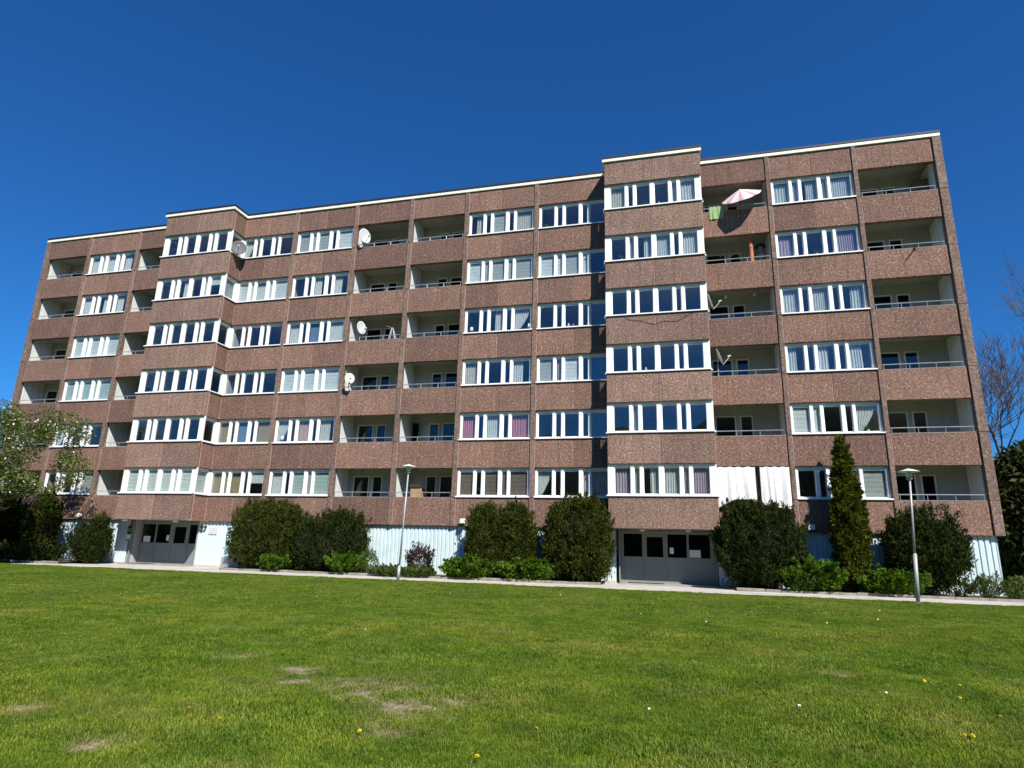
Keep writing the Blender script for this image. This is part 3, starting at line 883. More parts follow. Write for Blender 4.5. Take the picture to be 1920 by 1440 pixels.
# ------------------------------------------------------------------ things on the balconies
def orient(o, d, roll=0):
    o.rotation_mode = 'QUATERNION'
    o.rotation_quaternion = Vector(d).to_track_quat('Z', 'Y')
def dish(p, d, rx, ry, mat, label, foot, arm=True, back=None):
    """p: centre of the reflector, d: direction it looks, foot: point where the mount meets the rail or wall"""
    d = Vector(d).normalized(); p = Vector(p)
    e = empty('satellite_dish', foot, label, 'satellite dish')
    q = d.to_track_quat('Z', 'Y')
    mb = MB(); n = 28; rings = 7; depth = .17 * rx
    vs = []; fs = []
    for side in (0, 1):
        base = len(vs)
        for i in range(rings + 1):
            r = max(.001, i / rings)
            for k in range(n):
                t = 2 * math.pi * k / n
                v = Vector((r * rx * math.cos(t), r * ry * math.sin(t), depth * (r * r - 1) - side * .014))
                vs.append(p + q @ v)
        for i in range(rings):
            for k in range(n):
                k2 = (k + 1) % n
                f = (base + i * n + k, base + i * n + k2, base + (i + 1) * n + k2, base + (i + 1) * n + k)
                fs.append(f if side == 0 else f[::-1])
    o = rings * n; o2 = (rings + 1) * n + rings * n
    for k in range(n):
        k2 = (k + 1) % n
        fs.append((o + k, o + k2, o2 + k2, o2 + k))
    mb.add(vs, fs)
    build(mb, 'reflector', mat, e, smooth=True)
    low = p + q @ Vector((0, -ry, 0)); 
    up = q @ Vector((0, 1, 0))
    if up.z < 0: low = p + q @ Vector((0, ry, 0)); up = -up
    tip = p + d * (rx * 1.15) - up * (ry * .35)
    build(MB().tube([low - d * .05, low + (tip - low) * .5, tip], .016, 6), 'arm', mat, e)
    build(MB().tube([tip - d * -.05, tip - d * .09], [.035, .05], 8), 'receiver', M['lightgrey'], e)
    bk = p - d * (depth + .05)
    foot = Vector(foot)
    build(MB().tube([p - d * depth, bk, Vector((bk.x, bk.y, foot.z + .02)), foot], .024, 7), 'mount', M['grey'], e)
    return e
dish((-28.66, -.12, 18.36), (.88, -.46, .10), .38, .46, M['dishw'], 'large white satellite dish on the top-floor balcony beside the window band', (-28.95, .08, ZT(6) + .02))
dish((-28.42, -.02, 12.86), (.92, -.38, .10), .31, .38, M['dishw'], 'white satellite dish on the balcony that also holds a white ladder', (-28.65, .12, ZT(4) + .02))
dish((-28.68, -.34, 9.92), (.6, -.78, .2), .26, .31, M['dishb'], 'small beige satellite dish clamped outside a third-floor balcony rail', (-28.80, .02, ZT(3) + .02))
dish((-36.50, -.75, 18.12), (.62, -.78, .12), .41, .46, M['dishg'], 'dark grey satellite dish on the inner corner of the far stepped bay', (-36.70, -.30, ZT(6) + .1))
dish((-10.12, .10, 13.05), (1, -.12, .30), .36, .42, M['dishw'], 'white satellite dish seen edge-on below two hanging lanterns', (-10.28, .12, ZT(4) + .02))
dish((-9.86, .12, 10.28), (1, -.06, .38), .36, .42, M['dishw'], 'white satellite dish seen edge-on on the third-floor balcony beside the nearer bay', (-10.1, .14, ZT(3) + .02))

# parasol with striped canopy
def parasol():
    c = Vector((-8.47, -.28, 18.30)); ax = Vector((-.23, -.60, .75)).normalized()
    e = empty('parasol', (-8.30, .45, ZB(6) + .47), 'pink and white striped parasol leaning over the top-floor balcony rail', 'parasol')
    q = ax.to_track_quat('Z', 'Y')
    mb = MB(); n = 8; R = .95; vs = [Vector((0, 0, .30))]; fs = []
    for ring, (r, z) in enumerate(((.5, .13), (1.0, -.06))):
        for k in range(16):
            t = 2 * math.pi * k / 16 + .2
            rr = R * r * (1 if k % 2 == 0 else .945); zz = z + (0 if k % 2 == 0 else -.03 * r)
            vs.append(Vector((rr * math.cos(t), rr * math.sin(t), zz)))
    for k in range(16):
        k2 = (k + 1) % 16
        fs.append((0, 1 + k, 1 + k2)); fs.append((1 + k, 17 + k, 17 + k2, 1 + k2))
    nn = len(vs)
    vs2 = [v - Vector((0, 0, .012)) for v in vs]; fs2 = [tuple(i + nn for i in f[::-1]) for f in fs]
    rim = [(17 + k, 17 + k + nn, 17 + (k + 1) % 16 + nn, 17 + (k + 1) % 16) for k in range(16)]
    mb.add(vs + vs2, fs + fs2 + rim)
    o = link('canopy', mb.mesh('canopy', M['parasol']), c, e); o.rotation_mode = 'QUATERNION'; o.rotation_quaternion = q
    build(MB().tube([c + ax * .34, c - ax * .35, Vector((-8.30, .45, ZB(6) + .55))], .019, 8), 'pole', M['grey'], e)
    build(MB().lathe([(.20, 0), (.20, .05), (.06, .09), (.03, .22)], 16, (-8.30, .45, ZB(6) + .475)), 'base', M['plinth'], e)
parasol()
def hanging(name, mat, x0, x1, ztop, zbot, y, pleats, label, cat, seed, amp=.03, gather=0.0, over=0.0):
    r = random.Random(seed); ph = r.random() * 6; ph2 = r.random() * 6
    mb = MB()
    def fn(a, b):
        za = zbot(a) if callable(zbot) else zbot
        x = x0 + (x1 - x0) * (a + gather * (1 - b) * math.sin(a * math.pi) * .0)
        x += .05 * gather * (1 - b) * (a - .5)
        wob = math.sin(a * pleats * 2 * math.pi + ph + 1.6 * math.sin(a * 7 + ph2) + (1 - b) * 1.6 * math.sin(a * 5 + ph)) + .5 * math.sin(a * pleats * 3.7 + 2.3 * b + ph2)
        yy = y + amp * wob * (.35 + .65 * (1 - b)) - .10 * over * (1 - b)
        zz = ztop - (ztop - za) * (1 - b) - .03 * math.sin(a * pleats * math.pi + ph) ** 2 * b
        return (x, yy, zz)
    n = max(24, int(pleats * 10))
    mb.grid(fn, n, 14)
    nv = len(mb.v); nf = list(mb.f)
    mb.v += [(p[0], p[1] + .006, p[2]) for p in mb.v]; mb.f += [tuple(i + nv for i in f[::-1]) for f in nf]
    return tag(build(mb, name, mat, smooth=True), label, cat)
hanging('bedsheet', M['sheet'], -10.36, -8.70, 5.12, lambda a: 3.30 + .40 * min(1, a * 2.2), -.18, 4.3, 'wide white sheet hung over the lowest balcony opening, beside the bay', 'sheet', 3, .028, over=.9)
hanging('bedsheet', M['sheet'], -8.50, -7.31, 5.12, lambda a: 3.50 - .22 * a, -.16, 3.6, 'narrower white sheet hung over the lowest balcony opening, beside the pillar', 'sheet', 5, .028, over=.5)
hanging('towel', M['towel'], -9.98, -9.30, ZT(6) + .27, ZT(6) - .42, -.045, 4, 'green towel hanging over the top-floor balcony rail', 'towel', 8, .015)
hanging('coat', M['coat'], -25.62, -25.28, 7.75, 6.75, 1.35, 3, 'dark coat hanging on the wall of a second-floor balcony', 'coat', 9, .05)
# rolled orange mat, patio heater, wall ornaments
e = empty('rolled_mat', (-8.10, .40, ZT(5) - .02), 'rolled orange mat standing upright on the fifth-floor balcony', 'mat')
sp = MB(); ang = np.linspace(0, 6 * math.pi, 60)
vs = []
for a in ang:
    r = .02 + .085 * a / (6 * math.pi)
    vs += [(-8.10 + r * math.cos(a), .40 + r * math.sin(a), ZT(5) - .4), (-8.13 + r * math.cos(a), .40 + r * math.sin(a), 16.26)]
sp.add(vs, [(2 * i, 2 * i + 2, 2 * i + 3, 2 * i + 1) for i in range(len(ang) - 1)])
build(sp, 'roll', M['orange'], e, smooth=True)
build(MB().lathe([(.109, -.02), (.111, 0), (.109, .02)], 18, (-8.11, .40, 15.8)), 'tie', M['card'], e)
e = empty('patio_heater', (-7.62, .80, ZB(5) + .47), 'black domed patio heater with a white post on the fifth-floor balcony', 'heater')
zb = ZB(5) + .47
build(MB().lathe([(.23, 0), (.24, .04), (.20, .08), (.04, .12)], 18, (-7.62, .8, zb)), 'base', M['black'], e)
build(MB().tube([(-7.62, .8, zb + .1), (-7.62, .8, zb + 1.75)], .035, 10), 'post', M['dishw'], e)
build(MB().lathe([(.04, 0), (.20, .02), (.20, .05), (.05, .07)], 18, (-7.62, .8, zb + 1.45)), 'shelf', M['dishw'], e)
build(MB().lathe([(.10, 0), (.12, .22), (.11, .25)], 14, (-7.62, .8, zb + 1.72)), 'burner', M['grey'], e)
build(MB().lathe([(.26, 0), (.25, .05), (.17, .13), (.05, .18), (.01, .19)], 20, (-7.62, .8, zb + 1.97)), 'dome', M['black'], e)
for i, (x, z) in enumerate([(-9.46, 16.05), (-9.25, 16.08), (-9.02, 16.2), (-8.9, 16.03), (-8.55, 16.3), (-8.57, 16.0), (-8.3, 16.05), (-8.15, 16.23)]):
    mb = MB(); pts = [(x - .02, 1.53, z - .09), (x + .03, 1.53, z - .03), (x - .01, 1.53, z + .03), (x + .02, 1.53, z + .10)]
    mb.tube(pts, [.006, .022, .026, .012], 6)
    mb.tube([(x - .04, 1.535, z + .04), (x + .05, 1.535, z + .01)], .01, 5); mb.tube([(x - .03, 1.535, z - .04), (x + .05, 1.535, z - .05)], .01, 5)
    tag(build(mb, 'wall_ornament', M['dishw']), 'small white lizard-shaped ornament on the fifth-floor balcony wall', 'ornament', 'white ornaments on the balcony wall')
for x, w in ((-9.39, 'left'), (-8.09, 'right')):
    e = empty('lantern', (x, .5, 13.32), 'small white lantern hanging on the %s under the fourth-floor balcony ceiling' % w, 'lantern')
    build(MB().lathe([(.03, 0), (.065, .04), (.065, .14), (.03, .19)], 12, (x, .5, 13.32)), 'shade', M['dishw'], e)
    build(MB().tube([(x, .5, 13.50), (x, .5, ZB(5) + .25)], .006, 5), 'cord', M['black'], e)
e = empty('step_ladder', (-26.72, .25, ZB(4) + .47), 'white folding step ladder showing above a fourth-floor balcony rail', 'ladder')
zz = ZB(4) + .47
for s in (-1, 1):
    build(MB().tube([(-26.72 + s * .42, .25 - s * .02, zz), (-26.72 + s * .03, .25, zz + 1.62)], .02, 6), 'leg', M['dishw'], e)
    build(MB().tube([(-26.72 + s * .42, .65, zz), (-26.72 + s * .03, .30, zz + 1.62)], .02, 6), 'leg', M['dishw'], e)
for k in range(4):
    h = .3 + k * .33; f = .42 - .39 * h / 1.62
    build(MB().tube([(-26.72 - f, .25, zz + h), (-26.72 - f, .65 - .35 * h / 1.62, zz + h)], .014, 6), 'rung', M['dishw'], e)
build(MB().tube([(-27.10, .27, zz + 1.76), (-26.60, .27, zz + 1.58)], .012, 6), 'top_bar', M['card'], e)
e = empty('cardboard_box', (-24.95, 1.0, ZB(1) + .472), 'brown cardboard boxes-high carton on a first-floor balcony behind the lamp post', 'box')
e['label'] = 'tall brown cardboard box on the lowest balcony behind the street lamp'
build(MB().box(-25.25, -24.65, .75, 1.25, ZB(1) + .472, 4.25), 'carton', M['card'], e)
build(MB().add([(-25.25, .75, 4.252), (-24.65, .75, 4.252), (-24.65, .62, 4.36), (-25.25, .62, 4.36), (-25.25, .75, 4.256), (-24.65, .75, 4.256), (-24.65, .625, 4.365), (-25.25, .625, 4.365)],
    [(0, 1, 2, 3), (7, 6, 5, 4), (0, 4, 5, 1), (1, 5, 6, 2), (2, 6, 7, 3), (3, 7, 4, 0)]), 'flap', M['card'], e)
e = empty('wicker_cabinet', (-.38, 1.1, ZB(6) + .472), 'brown wicker cabinet in the corner of the top-floor end balcony', 'cabinet')
zz = ZB(6) + .472
build(MB().box(-.62, -.08, .85, 1.4, zz + .06, zz + 1.9), 'body', M['wood'], e)
for i in range(5): build(MB().box(-.64, -.06, .83, 1.42, zz + .12 + i * .40, zz + .155 + i * .40), 'band', M['wood'], e)
build(MB().box(-.66, -.04, .81, 1.44, zz + 1.9, zz + 1.96), 'top', M['wood'], e)
# flag-like bracket arm below a balcony
e = empty('rail_bracket', (-1.35, -.02, ZT(5)), 'dark metal arm sticking out below a fifth-floor end balcony rail', 'bracket')
build(MB().tube([(-1.28, -.0, ZT(5) - .03), (-1.42, -.42, ZT(5) - .10)], .025, 7), 'arm', M['black'], e)
build(MB().box(-1.34, -1.22, -.03, -.002, ZT(5) - .12, ZT(5) + .03), 'plate', M['black'], e)

# things standing inside on the window sills
def sill_lamp(x, y, fl, label):
    z = ZT(fl) + .116
    e = empty('table_lamp', (x, y, z), label, 'lamp')
    build(MB().lathe([(.05, 0), (.055, .015), (.012, .04), (.012, .16)], 12, (x, y, z)), 'stand', M['dishw'], e)
    build(MB().lathe([(.10, .15), (.075, .34), (.07, .34)], 14, (x, y, z)), 'lamp_shade', M['lamp_shade'], e, smooth=True)
def sill_plant(x, y, fl, label, h=.28, pot='dishw'):
    z = ZT(fl) + .116
    e = empty('potted_plant', (x, y, z), label, 'plant')
    build(MB().lathe([(.05, 0), (.07, .12), (.075, .12), (.06, .11)], 12, (x, y, z)), 'pot', M[pot], e)
    n = 46
    P = np.array([x, y, z + .10]) + np.stack([rng.normal(0, .05, n), rng.normal(0, .018, n), rng.uniform(0, h * .7, n)], 1)
    D = np.stack([rng.normal(0, .7, n), rng.normal(0, .2, n), np.ones(n)], 1)
    link('leaves', quads('leaves', sprigs(P, D, .11, .04) - np.array((x, y, z)), M['plant_leaf']), (x, y, z), e)
def sill_vase(x, y, fl, label, mat='dishw', k=1.0):
    z = ZT(fl) + .116
    tag(build(MB().lathe([(.035 * k, 0), (.06 * k, .06 * k), (.062 * k, .10 * k), (.03 * k, .17 * k), (.038 * k, .21 * k), (.02 * k, .20 * k)], 14, (x, y, z)), 'vase', M[mat], smooth=True), label, 'vase')
M['plant_leaf'] = leaf_mat('house_plant_leaves', (.02, .05, .01), (.07, .14, .03), .25, 6)
yi = .262
sill_lamp(-22.16, yi, 4, 'white table lamp in the first pane of a fourth-floor window')
sill_lamp(-19.05, yi, 4, 'white table lamp in the last pane of a fourth-floor window, beside a tied curtain')
sill_vase(-17.02, yi, 4, 'white rounded vase in the middle pane next to the nearer bay shadow', k=1.1)
sill_vase(-16.78, yi, 4, 'squat clay-coloured pot beside a white vase in a fourth-floor pane', 'orange', .9)
sill_plant(-18.22, yi, 6, 'small potted plant in the first pane of the top-floor window next to the nearer bay')
sill_plant(-13.05, -OD + yi, 6, 'leafy potted plant in the top-floor pane of the nearer bay, before the centre post')
sill_vase(-12.35, -OD + yi, 6, 'white vase in the top-floor pane of the nearer bay, just past the centre post')
sill_plant(-12.08, -OD + yi, 6, 'trailing potted plant beside a white vase in the top floor of the nearer bay', .2, 'lightgrey')
sill_vase(-13.2, -OD + yi, 3, 'low white bowl in a third-floor pane of the nearer bay', k=.95)
sill_plant(-5.25, yi, 5, 'small potted plant in the middle pane of the fifth-floor window with violet curtains', .2)
sill_plant(-3.95, yi, 2, 'row plant under the tied white curtain of the second-floor window above the thuja', .16)
sill_plant(-14.2, -OD + yi, 5, 'broad potted plant in the first fifth-floor pane of the nearer bay', .3)
sill_lamp(-32.75, yi, 2, 'small lamp in the first second-floor pane above the uneven yew')
# cable drooping across the nearer bay
cb = [(-14.15 + 3.3 * t, -OD - .022 - .0 * t, ZT(4) - .02 - .42 * (1 - (2 * t - 1) ** 2) - .05 * math.sin(t * 19)) for t in np.linspace(0, 1, 28)]
tag(build(MB().tube(cb, .009, 5), 'cable', M['black']), 'thin dark cable drooping across the panel of the nearer bay', 'cable')

# ------------------------------------------------------------------ street lamps
def lamp(x, y, h, rake, label, cf=.385):
    e = empty('street_lamp', (x, y, 0), label, 'street lamp', 'street lamps along the lawn edge')
    top = Vector((x + rake[0], y + rake[1], h - .42)); b = Vector((x, y, 0))
    mid = b + (top - b) * cf
    build(MB().tube([b + (top - b) * .005, mid * 1.0], .062, 14), 'lower_pole', M['lamp_pole'], e, smooth=True)
    build(MB().tube([mid, mid + (top - b) * .012], [.066, .042], 14), 'collar', M['lamp_pole'], e)
    build(MB().tube([mid + (top - b) * .012, top], [.036, .032], 12), 'upper_pole', M['lamp_pole'], e, smooth=True)
    build(MB().lathe([(.035, 0), (.05, .03), (.10, .07), (.10, .10), (.06, .11)], 18, tuple(top)), 'socket', M['grey'], e)
    build(MB().lathe([(.075, .11), (.085, .14), (.085, .29), (.07, .30)], 18, tuple(top)), 'lens', M['lamp_lens'], e, smooth=True)
    build(MB().lathe([(.33, .315), (.335, .325), (.22, .365), (.10, .40), (.03, .425), (.005, .43)], 28, tuple(top)), 'shade', M['lamp_shade'], e, smooth=True)
    build(MB().lathe([(.11, 0), (.11, .02), (.065, .035)], 16, (x, y, -.01)), 'base_plate', M['lamp_pole'], e)
lamp(-4.46, -4.95, 4.42, (.22, 0), 'nearer grey street lamp with a flat white disc top, in front of the end yew')
lamp(-23.0, -5.05, 4.70, (.10, .1), 'farther slim street lamp with a flat white disc top, before the bare white wall', .13)

# ------------------------------------------------------------------ vegetation
M['yew'] = leaf_mat('yew_needles', (.008, .015, .004), (.046, .064, .012), .2, 3.0, .7, .08)
M['yew2'] = leaf_mat('yew_needles_warm', (.011, .020, .004), (.084, .100, .015), .22, 2.5, .7, .08)
M['thuja'] = leaf_mat('thuja_sprays', (.030, .043, .005), (.135, .148, .017), .25, 2.5, .7, .08)
M['shrub'] = leaf_mat('bright_shrub_leaves', (.038, .090, .008), (.125, .215, .020), .32, 3.5, .6, .12)
M['purple'] = leaf_mat('purple_shrub_leaves', (.030, .013, .014), (.085, .045, .045), .25, 5, .5, .3)
M['cover'] = leaf_mat('ground_cover_leaves', (.045, .075, .014), (.120, .165, .035), .3, 4, .5, .3)
M['tree_leaf'] = leaf_mat('fresh_tree_leaves', (.045, .072, .012), (.160, .190, .045), .35, 1.8, .5, .3)
M['blossom'] = leaf_mat('white_blossom', (.60, .58, .54), (.85, .84, .80), .3, 4)
M['evergreen'] = leaf_mat('dark_broad_leaves', (.008, .014, .004), (.050, .068, .013), .2, 1.4, .6, .12)
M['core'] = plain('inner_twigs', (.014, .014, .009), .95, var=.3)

def lumpy(dirs, seed, amp=.16, k=9):
    r = np.random.default_rng(seed)
    c = r.normal(0, 1, (k, 3)); c /= np.linalg.norm(c, axis=1, keepdims=True)
    a = r.uniform(-1, 1, k) * amp
    f = np.ones(len(dirs))
    for i in range(k):
        f += a[i] * np.exp(-((1 - dirs @ c[i]) / .18))
    return f

def bush(name, c, size, mat, label, cat='bush', n=9000, leaf=(.13, .045), up=.75, power=2.6, seed=1, shoots=26, shoot_len=.38, lobes=None, group=None, taper=0.0, stems=5, amp=.16, core=True, clumps=130, clump_len=.43):
    """c: base centre, size: half-widths x,y and height. A rounded block of fine sprays with spiky leaders."""
    r = np.random.default_rng(seed)
    e = empty(name, c, label, cat, group)
    hx, hy, hz = size
    lob = lobes or [(0, 0, 0, 1, 1, 1)]
    VV = []
    cores = MB()
    for li, (lx, ly, lz, sx, sy, sz) in enumerate(lob):
        m = int(n * sx * sz / sum(l[3] * l[5] for l in lob))
        d = unit(m)
        sup = (np.abs(d) ** power).sum(1) ** (-1 / power)
        f = lumpy(d, seed * 31 + li, amp) * sup
        depth = 1 - np.abs(rng.normal(0, .10, m)) - rng.uniform(0, .28, m) ** 2 * 1.5
        Q = d * (f * depth)[:, None]
        zn = (Q[:, 2] + 1) / 2
        wid = 1 - taper * np.clip(zn, 0, 1)
        P = np.stack([c[0] + lx + Q[:, 0] * hx * sx * wid, c[1] + ly + Q[:, 1] * hy * sy * wid, c[2] + lz + np.clip(zn, .0, 1.3) * hz * sz], 1)
        out = np.stack([d[:, 0], d[:, 1], d[:, 2] * .5], 1)
        D = out * (1 - up) + np.array([0, 0, up])
        VV.append(sprigs(P, D, leaf[0], leaf[1]))
        # outward clumps that roughen the outline and leave dark gaps between
        if clumps:
            K = int(clumps * sx * max(sz, .5)); cdv = unit(K); cdv[:, 2] = cdv[:, 2] * .9 + .1
            sup = (np.abs(cdv) ** power).sum(1) ** (-1 / power); fc_ = lumpy(cdv, seed * 31 + li, amp) * sup * r.uniform(.92, 1.06, K)
            per = max(20, int(m * 1.1 / K))
            for ci_ in range(K):
                cz = (cdv[ci_, 2] * fc_[ci_] + 1) / 2
                if cz < .02: continue
                wd = 1 - taper * min(1, max(0, cz))
                cc = np.array([c[0] + lx + cdv[ci_, 0] * fc_[ci_] * hx * sx * wd, c[1] + ly + cdv[ci_, 1] * fc_[ci_] * hy * sy * wd, c[2] + lz + cz * hz * sz])
                ax_ = np.array([cdv[ci_, 0] * (1 - up), cdv[ci_, 1] * (1 - up), up]) + r.normal(0, .15, 3); ax_ /= np.linalg.norm(ax_)
                t = r.uniform(-.5, 1, per); L_ = clump_len * r.uniform(.6, 1.3)
                rad = clump_len * .42 * (1 - .75 * np.clip(t, 0, 1))
                pt = cc + ax_ * (t * L_)[:, None] + r.normal(0, 1, (per, 3)) * rad[:, None] * .6
                VV.append(sprigs(pt, np.tile(ax_, (per, 1)) + (pt - cc) * 1.2, leaf[0], leaf[1]))
        # leaders rising from the top
        for k in range(int(shoots * 1.4 * sx)):
            a = r.uniform(0, 2 * math.pi); rr = math.sqrt(r.uniform(0, 1)) * .85
            bx, by = c[0] + lx + math.cos(a) * rr * hx * sx * (1 - taper * .9), c[1] + ly + math.sin(a) * rr * hy * sy * (1 - taper * .9)
            bz = c[2] + lz + hz * sz * (.5 + .5 * (1 - rr ** power) ** (1 / power)) - .1
            L = shoot_len * r.uniform(.5, 1.2); q = int(26 * L / .3) + 8
            t = r.uniform(0, 1, q)
            pt = np.stack([bx + r.normal(0, .035, q) + t * r.normal(0, .05), by + r.normal(0, .035, q), bz + t * L], 1)
            dd = np.stack([r.normal(0, .5, q), r.normal(0, .5, q), np.ones(q)], 1)
            VV.append(sprigs(pt, dd, leaf[0] * .8, leaf[1] * .85))
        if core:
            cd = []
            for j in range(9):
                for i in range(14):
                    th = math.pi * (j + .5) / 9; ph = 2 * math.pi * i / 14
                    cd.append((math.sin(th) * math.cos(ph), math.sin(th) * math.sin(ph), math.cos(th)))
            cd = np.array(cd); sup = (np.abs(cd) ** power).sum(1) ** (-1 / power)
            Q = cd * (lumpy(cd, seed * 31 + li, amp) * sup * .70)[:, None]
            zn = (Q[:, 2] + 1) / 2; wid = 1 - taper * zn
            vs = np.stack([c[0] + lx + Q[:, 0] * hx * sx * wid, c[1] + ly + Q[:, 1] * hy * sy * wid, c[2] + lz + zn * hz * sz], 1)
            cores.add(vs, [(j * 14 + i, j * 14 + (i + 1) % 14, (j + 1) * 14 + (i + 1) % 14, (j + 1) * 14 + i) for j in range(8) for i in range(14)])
    V = np.concatenate(VV) - np.array(c)
    V[..., 2] = np.maximum(V[..., 2], .01)
    link('foliage', quads('foliage', V, mat), c, e)
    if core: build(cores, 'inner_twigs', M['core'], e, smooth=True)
    st = MB()
    for k in range(stems):
        a = r.uniform(0, 6.28); q = r.uniform(.05, .3)
        st.tube([(c[0] + math.cos(a) * .1, c[1] + math.sin(a) * .1, -.02), (c[0] + math.cos(a) * q * hx, c[1] + math.sin(a) * q * hy, c[2] + hz * .45)], [.04, .02], 5)
    build(st, 'stems', M['bark'], e)
    return e

Y = -.95
bush('yew_bush', (-32.1, Y, .05), (1.95, .95, 3.05), M['yew2'], 'broadest dark green yew at the near side of the number 27 entrance', n=15000, seed=3, lobes=[(-.15, 0, 0, .95, 1, 1), (.9, 0, 0, .5, .9, .93)], shoots=64, power=2.7, shoot_len=.5)
bush('yew_bush', (-28.6, Y, .05), (1.75, .9, 2.6), M['yew'], 'uneven dark yew growing against the broadest yew', n=12000, seed=4, lobes=[(-.9, 0, 0, .55, 1, .86), (.25, 0, 0, .6, 1, 1.0), (1.15, 0, .1, .4, .8, .9)], shoots=44, power=2.5, shoot_len=.5)
bush('yew_bush', (-20.65, Y + .1, .05), (.86, .75, 2.95), M['yew2'], 'slim upright yew, the one farther from the nearer entrance of a close pair', n=9000, seed=5, shoots=34, power=2.5, shoot_len=.5)
bush('yew_bush', (-19.15, Y + .1, .05), (.80, .75, 2.95), M['yew2'], 'slim upright yew, the one of a close pair next to the big rounded yew', n=9000, seed=6, shoots=34, power=2.4, shoot_len=.5)
bush('yew_bush', (-16.3, Y - .1, .03), (1.42, .95, 3.35), M['yew2'], 'tall rounded yew just before the nearer entrance, in the bay shadow', n=14000, seed=7, shoots=50, power=2.4, shoot_len=.5, amp=.22)
bush('yew_bush', (-8.80, Y - .15, .03), (1.72, 1.05, 3.3), M['yew'], 'big rounded yew below the two white sheets', n=15000, seed=8, shoots=54, power=2.4, shoot_len=.48, amp=.22)
bush('yew_bush', (-2.85, Y - .1, .05), (1.42, .95, 3.2), M['yew'], 'dark spreading yew behind the nearer street lamp', n=12000, seed=9, lobes=[(-.35, 0, .0, .72, 1, .94), (.35, 0, .25, .72, 1, .9), (.75, 0, .5, .5, .8, .55)], shoots=34, power=2.0, shoot_len=.5, amp=.28)
bush('thuja', (-5.38, Y, .05), (.84, .75, 6.0), M['thuja'], 'tall narrow conical thuja reaching the second floor', 'conifer', n=15000, leaf=(.15, .07), up=.6, power=2.3, seed=10, shoots=10, taper=.78, shoot_len=.4, amp=.08, stems=2, clumps=170, clump_len=.2)
bush('columnar_conifer', (-46.35, -1.2, .05), (.74, .7, 3.4), M['yew2'], 'columnar dark conifer under the blossoming tree', 'conifer', n=9000, leaf=(.15, .06), power=2.6, seed=12, taper=.35, shoots=14)
bush('columnar_conifer', (-49.4, -1.2, .05), (1.1, .8, 3.2), M['yew'], 'dark conifer at the far edge beneath the blossoming tree', 'conifer', n=9000, leaf=(.15, .06), power=2.6, seed=13, taper=.3, shoots=14)
bush('yew_bush', (-42.7, -1.3, .02), (.95, .8, 2.2), M['yew'], 'dark yew right beside the number 27 entrance on its far side', n=9000, seed=14, power=2.0, shoots=22, taper=.15, lobes=[(0, 0, 0, 1, 1, .85), (.45, 0, .2, .5, .7, .92)])
bush('low_hedge', (-48.2, -2.2, .0), (3.7, .5, .55), M['yew'], 'low dark hedge along the far planting bed', 'hedge', n=12000, seed=15, leaf=(.12, .06), power=5, shoots=30, shoot_len=.2, stems=9)
for i, (x, hx, h, lab) in enumerate([
    (-31.0, .56, .62, 'small bright green shrub in front of the broadest yew'),
    (-27.2, .80, .85, 'bright green shrub at the foot of the uneven yew'),
    (-21.1, 1.0, .80, 'bright green leafy shrub in front of the pair of slim yews, farther half'),
    (-18.5, 1.12, .85, 'bright green leafy shrub in front of the pair of slim yews, nearer half'),
    (-7.1, .95, .98, 'bright green leafy shrub between the big yew and the thuja'),
    (-4.3, .92, .82, 'bright green leafy shrub at the foot of the thuja, toward the lamp')]):
    bush('leafy_shrub', (x, -1.62, .04), (hx, .55, h), M['shrub'], lab, 'shrub', n=int(3300 * hx), leaf=(.12, .11), up=.35, power=2.2, clumps=60, clump_len=.26, seed=20 + i, shoots=6, shoot_len=.2, amp=.35, stems=7, core=False)
bush('dry_shrub', (-26.15, -1.45, .04), (.42, .4, 1.0), M['cover'], 'thin half-dry shrub beside the white wall', 'shrub', n=1000, leaf=(.08, .04), up=.5, power=2, seed=31, shoots=10, shoot_len=.3, stems=9, core=False, clumps=0)
bush('ground_cover', (-24.2, -1.75, .03), (1.45, .55, .34), M['cover'], 'low light green mound of ground cover behind the farther lamp', 'ground cover', n=4200, leaf=(.09, .06), up=.4, power=3, seed=32, shoots=12, shoot_len=.12, core=False, clumps=90, clump_len=.14)
bush('purple_shrub', (-23.75, -1.1, .04), (.62, .4, 1.15), M['purple'], 'upright purple-leaved shrub before the white wall', 'shrub', n=1500, leaf=(.08, .05), up=.6, power=1.8, seed=33, shoots=16, shoot_len=.4, stems=10, core=False, clumps=16, clump_len=.4)
for i, (x, h, lab) in enumerate([(-2.0, .55, 'scrubby little plant by the foot of the end yew'), (-1.05, .62, 'scrubby little plant midway along the last stretch of wall'), (-.1, .6, 'scrubby little plant at the corner of the building')]):
    bush('weedy_plant', (x, -1.35, .05), (.42, .35, h), M['cover'] if i else M['yew2'], lab, 'plant', n=520, leaf=(.12, .035), up=.6, power=2, seed=40 + i, shoots=12, shoot_len=.3, stems=9, core=False, clumps=8, clump_len=.3)

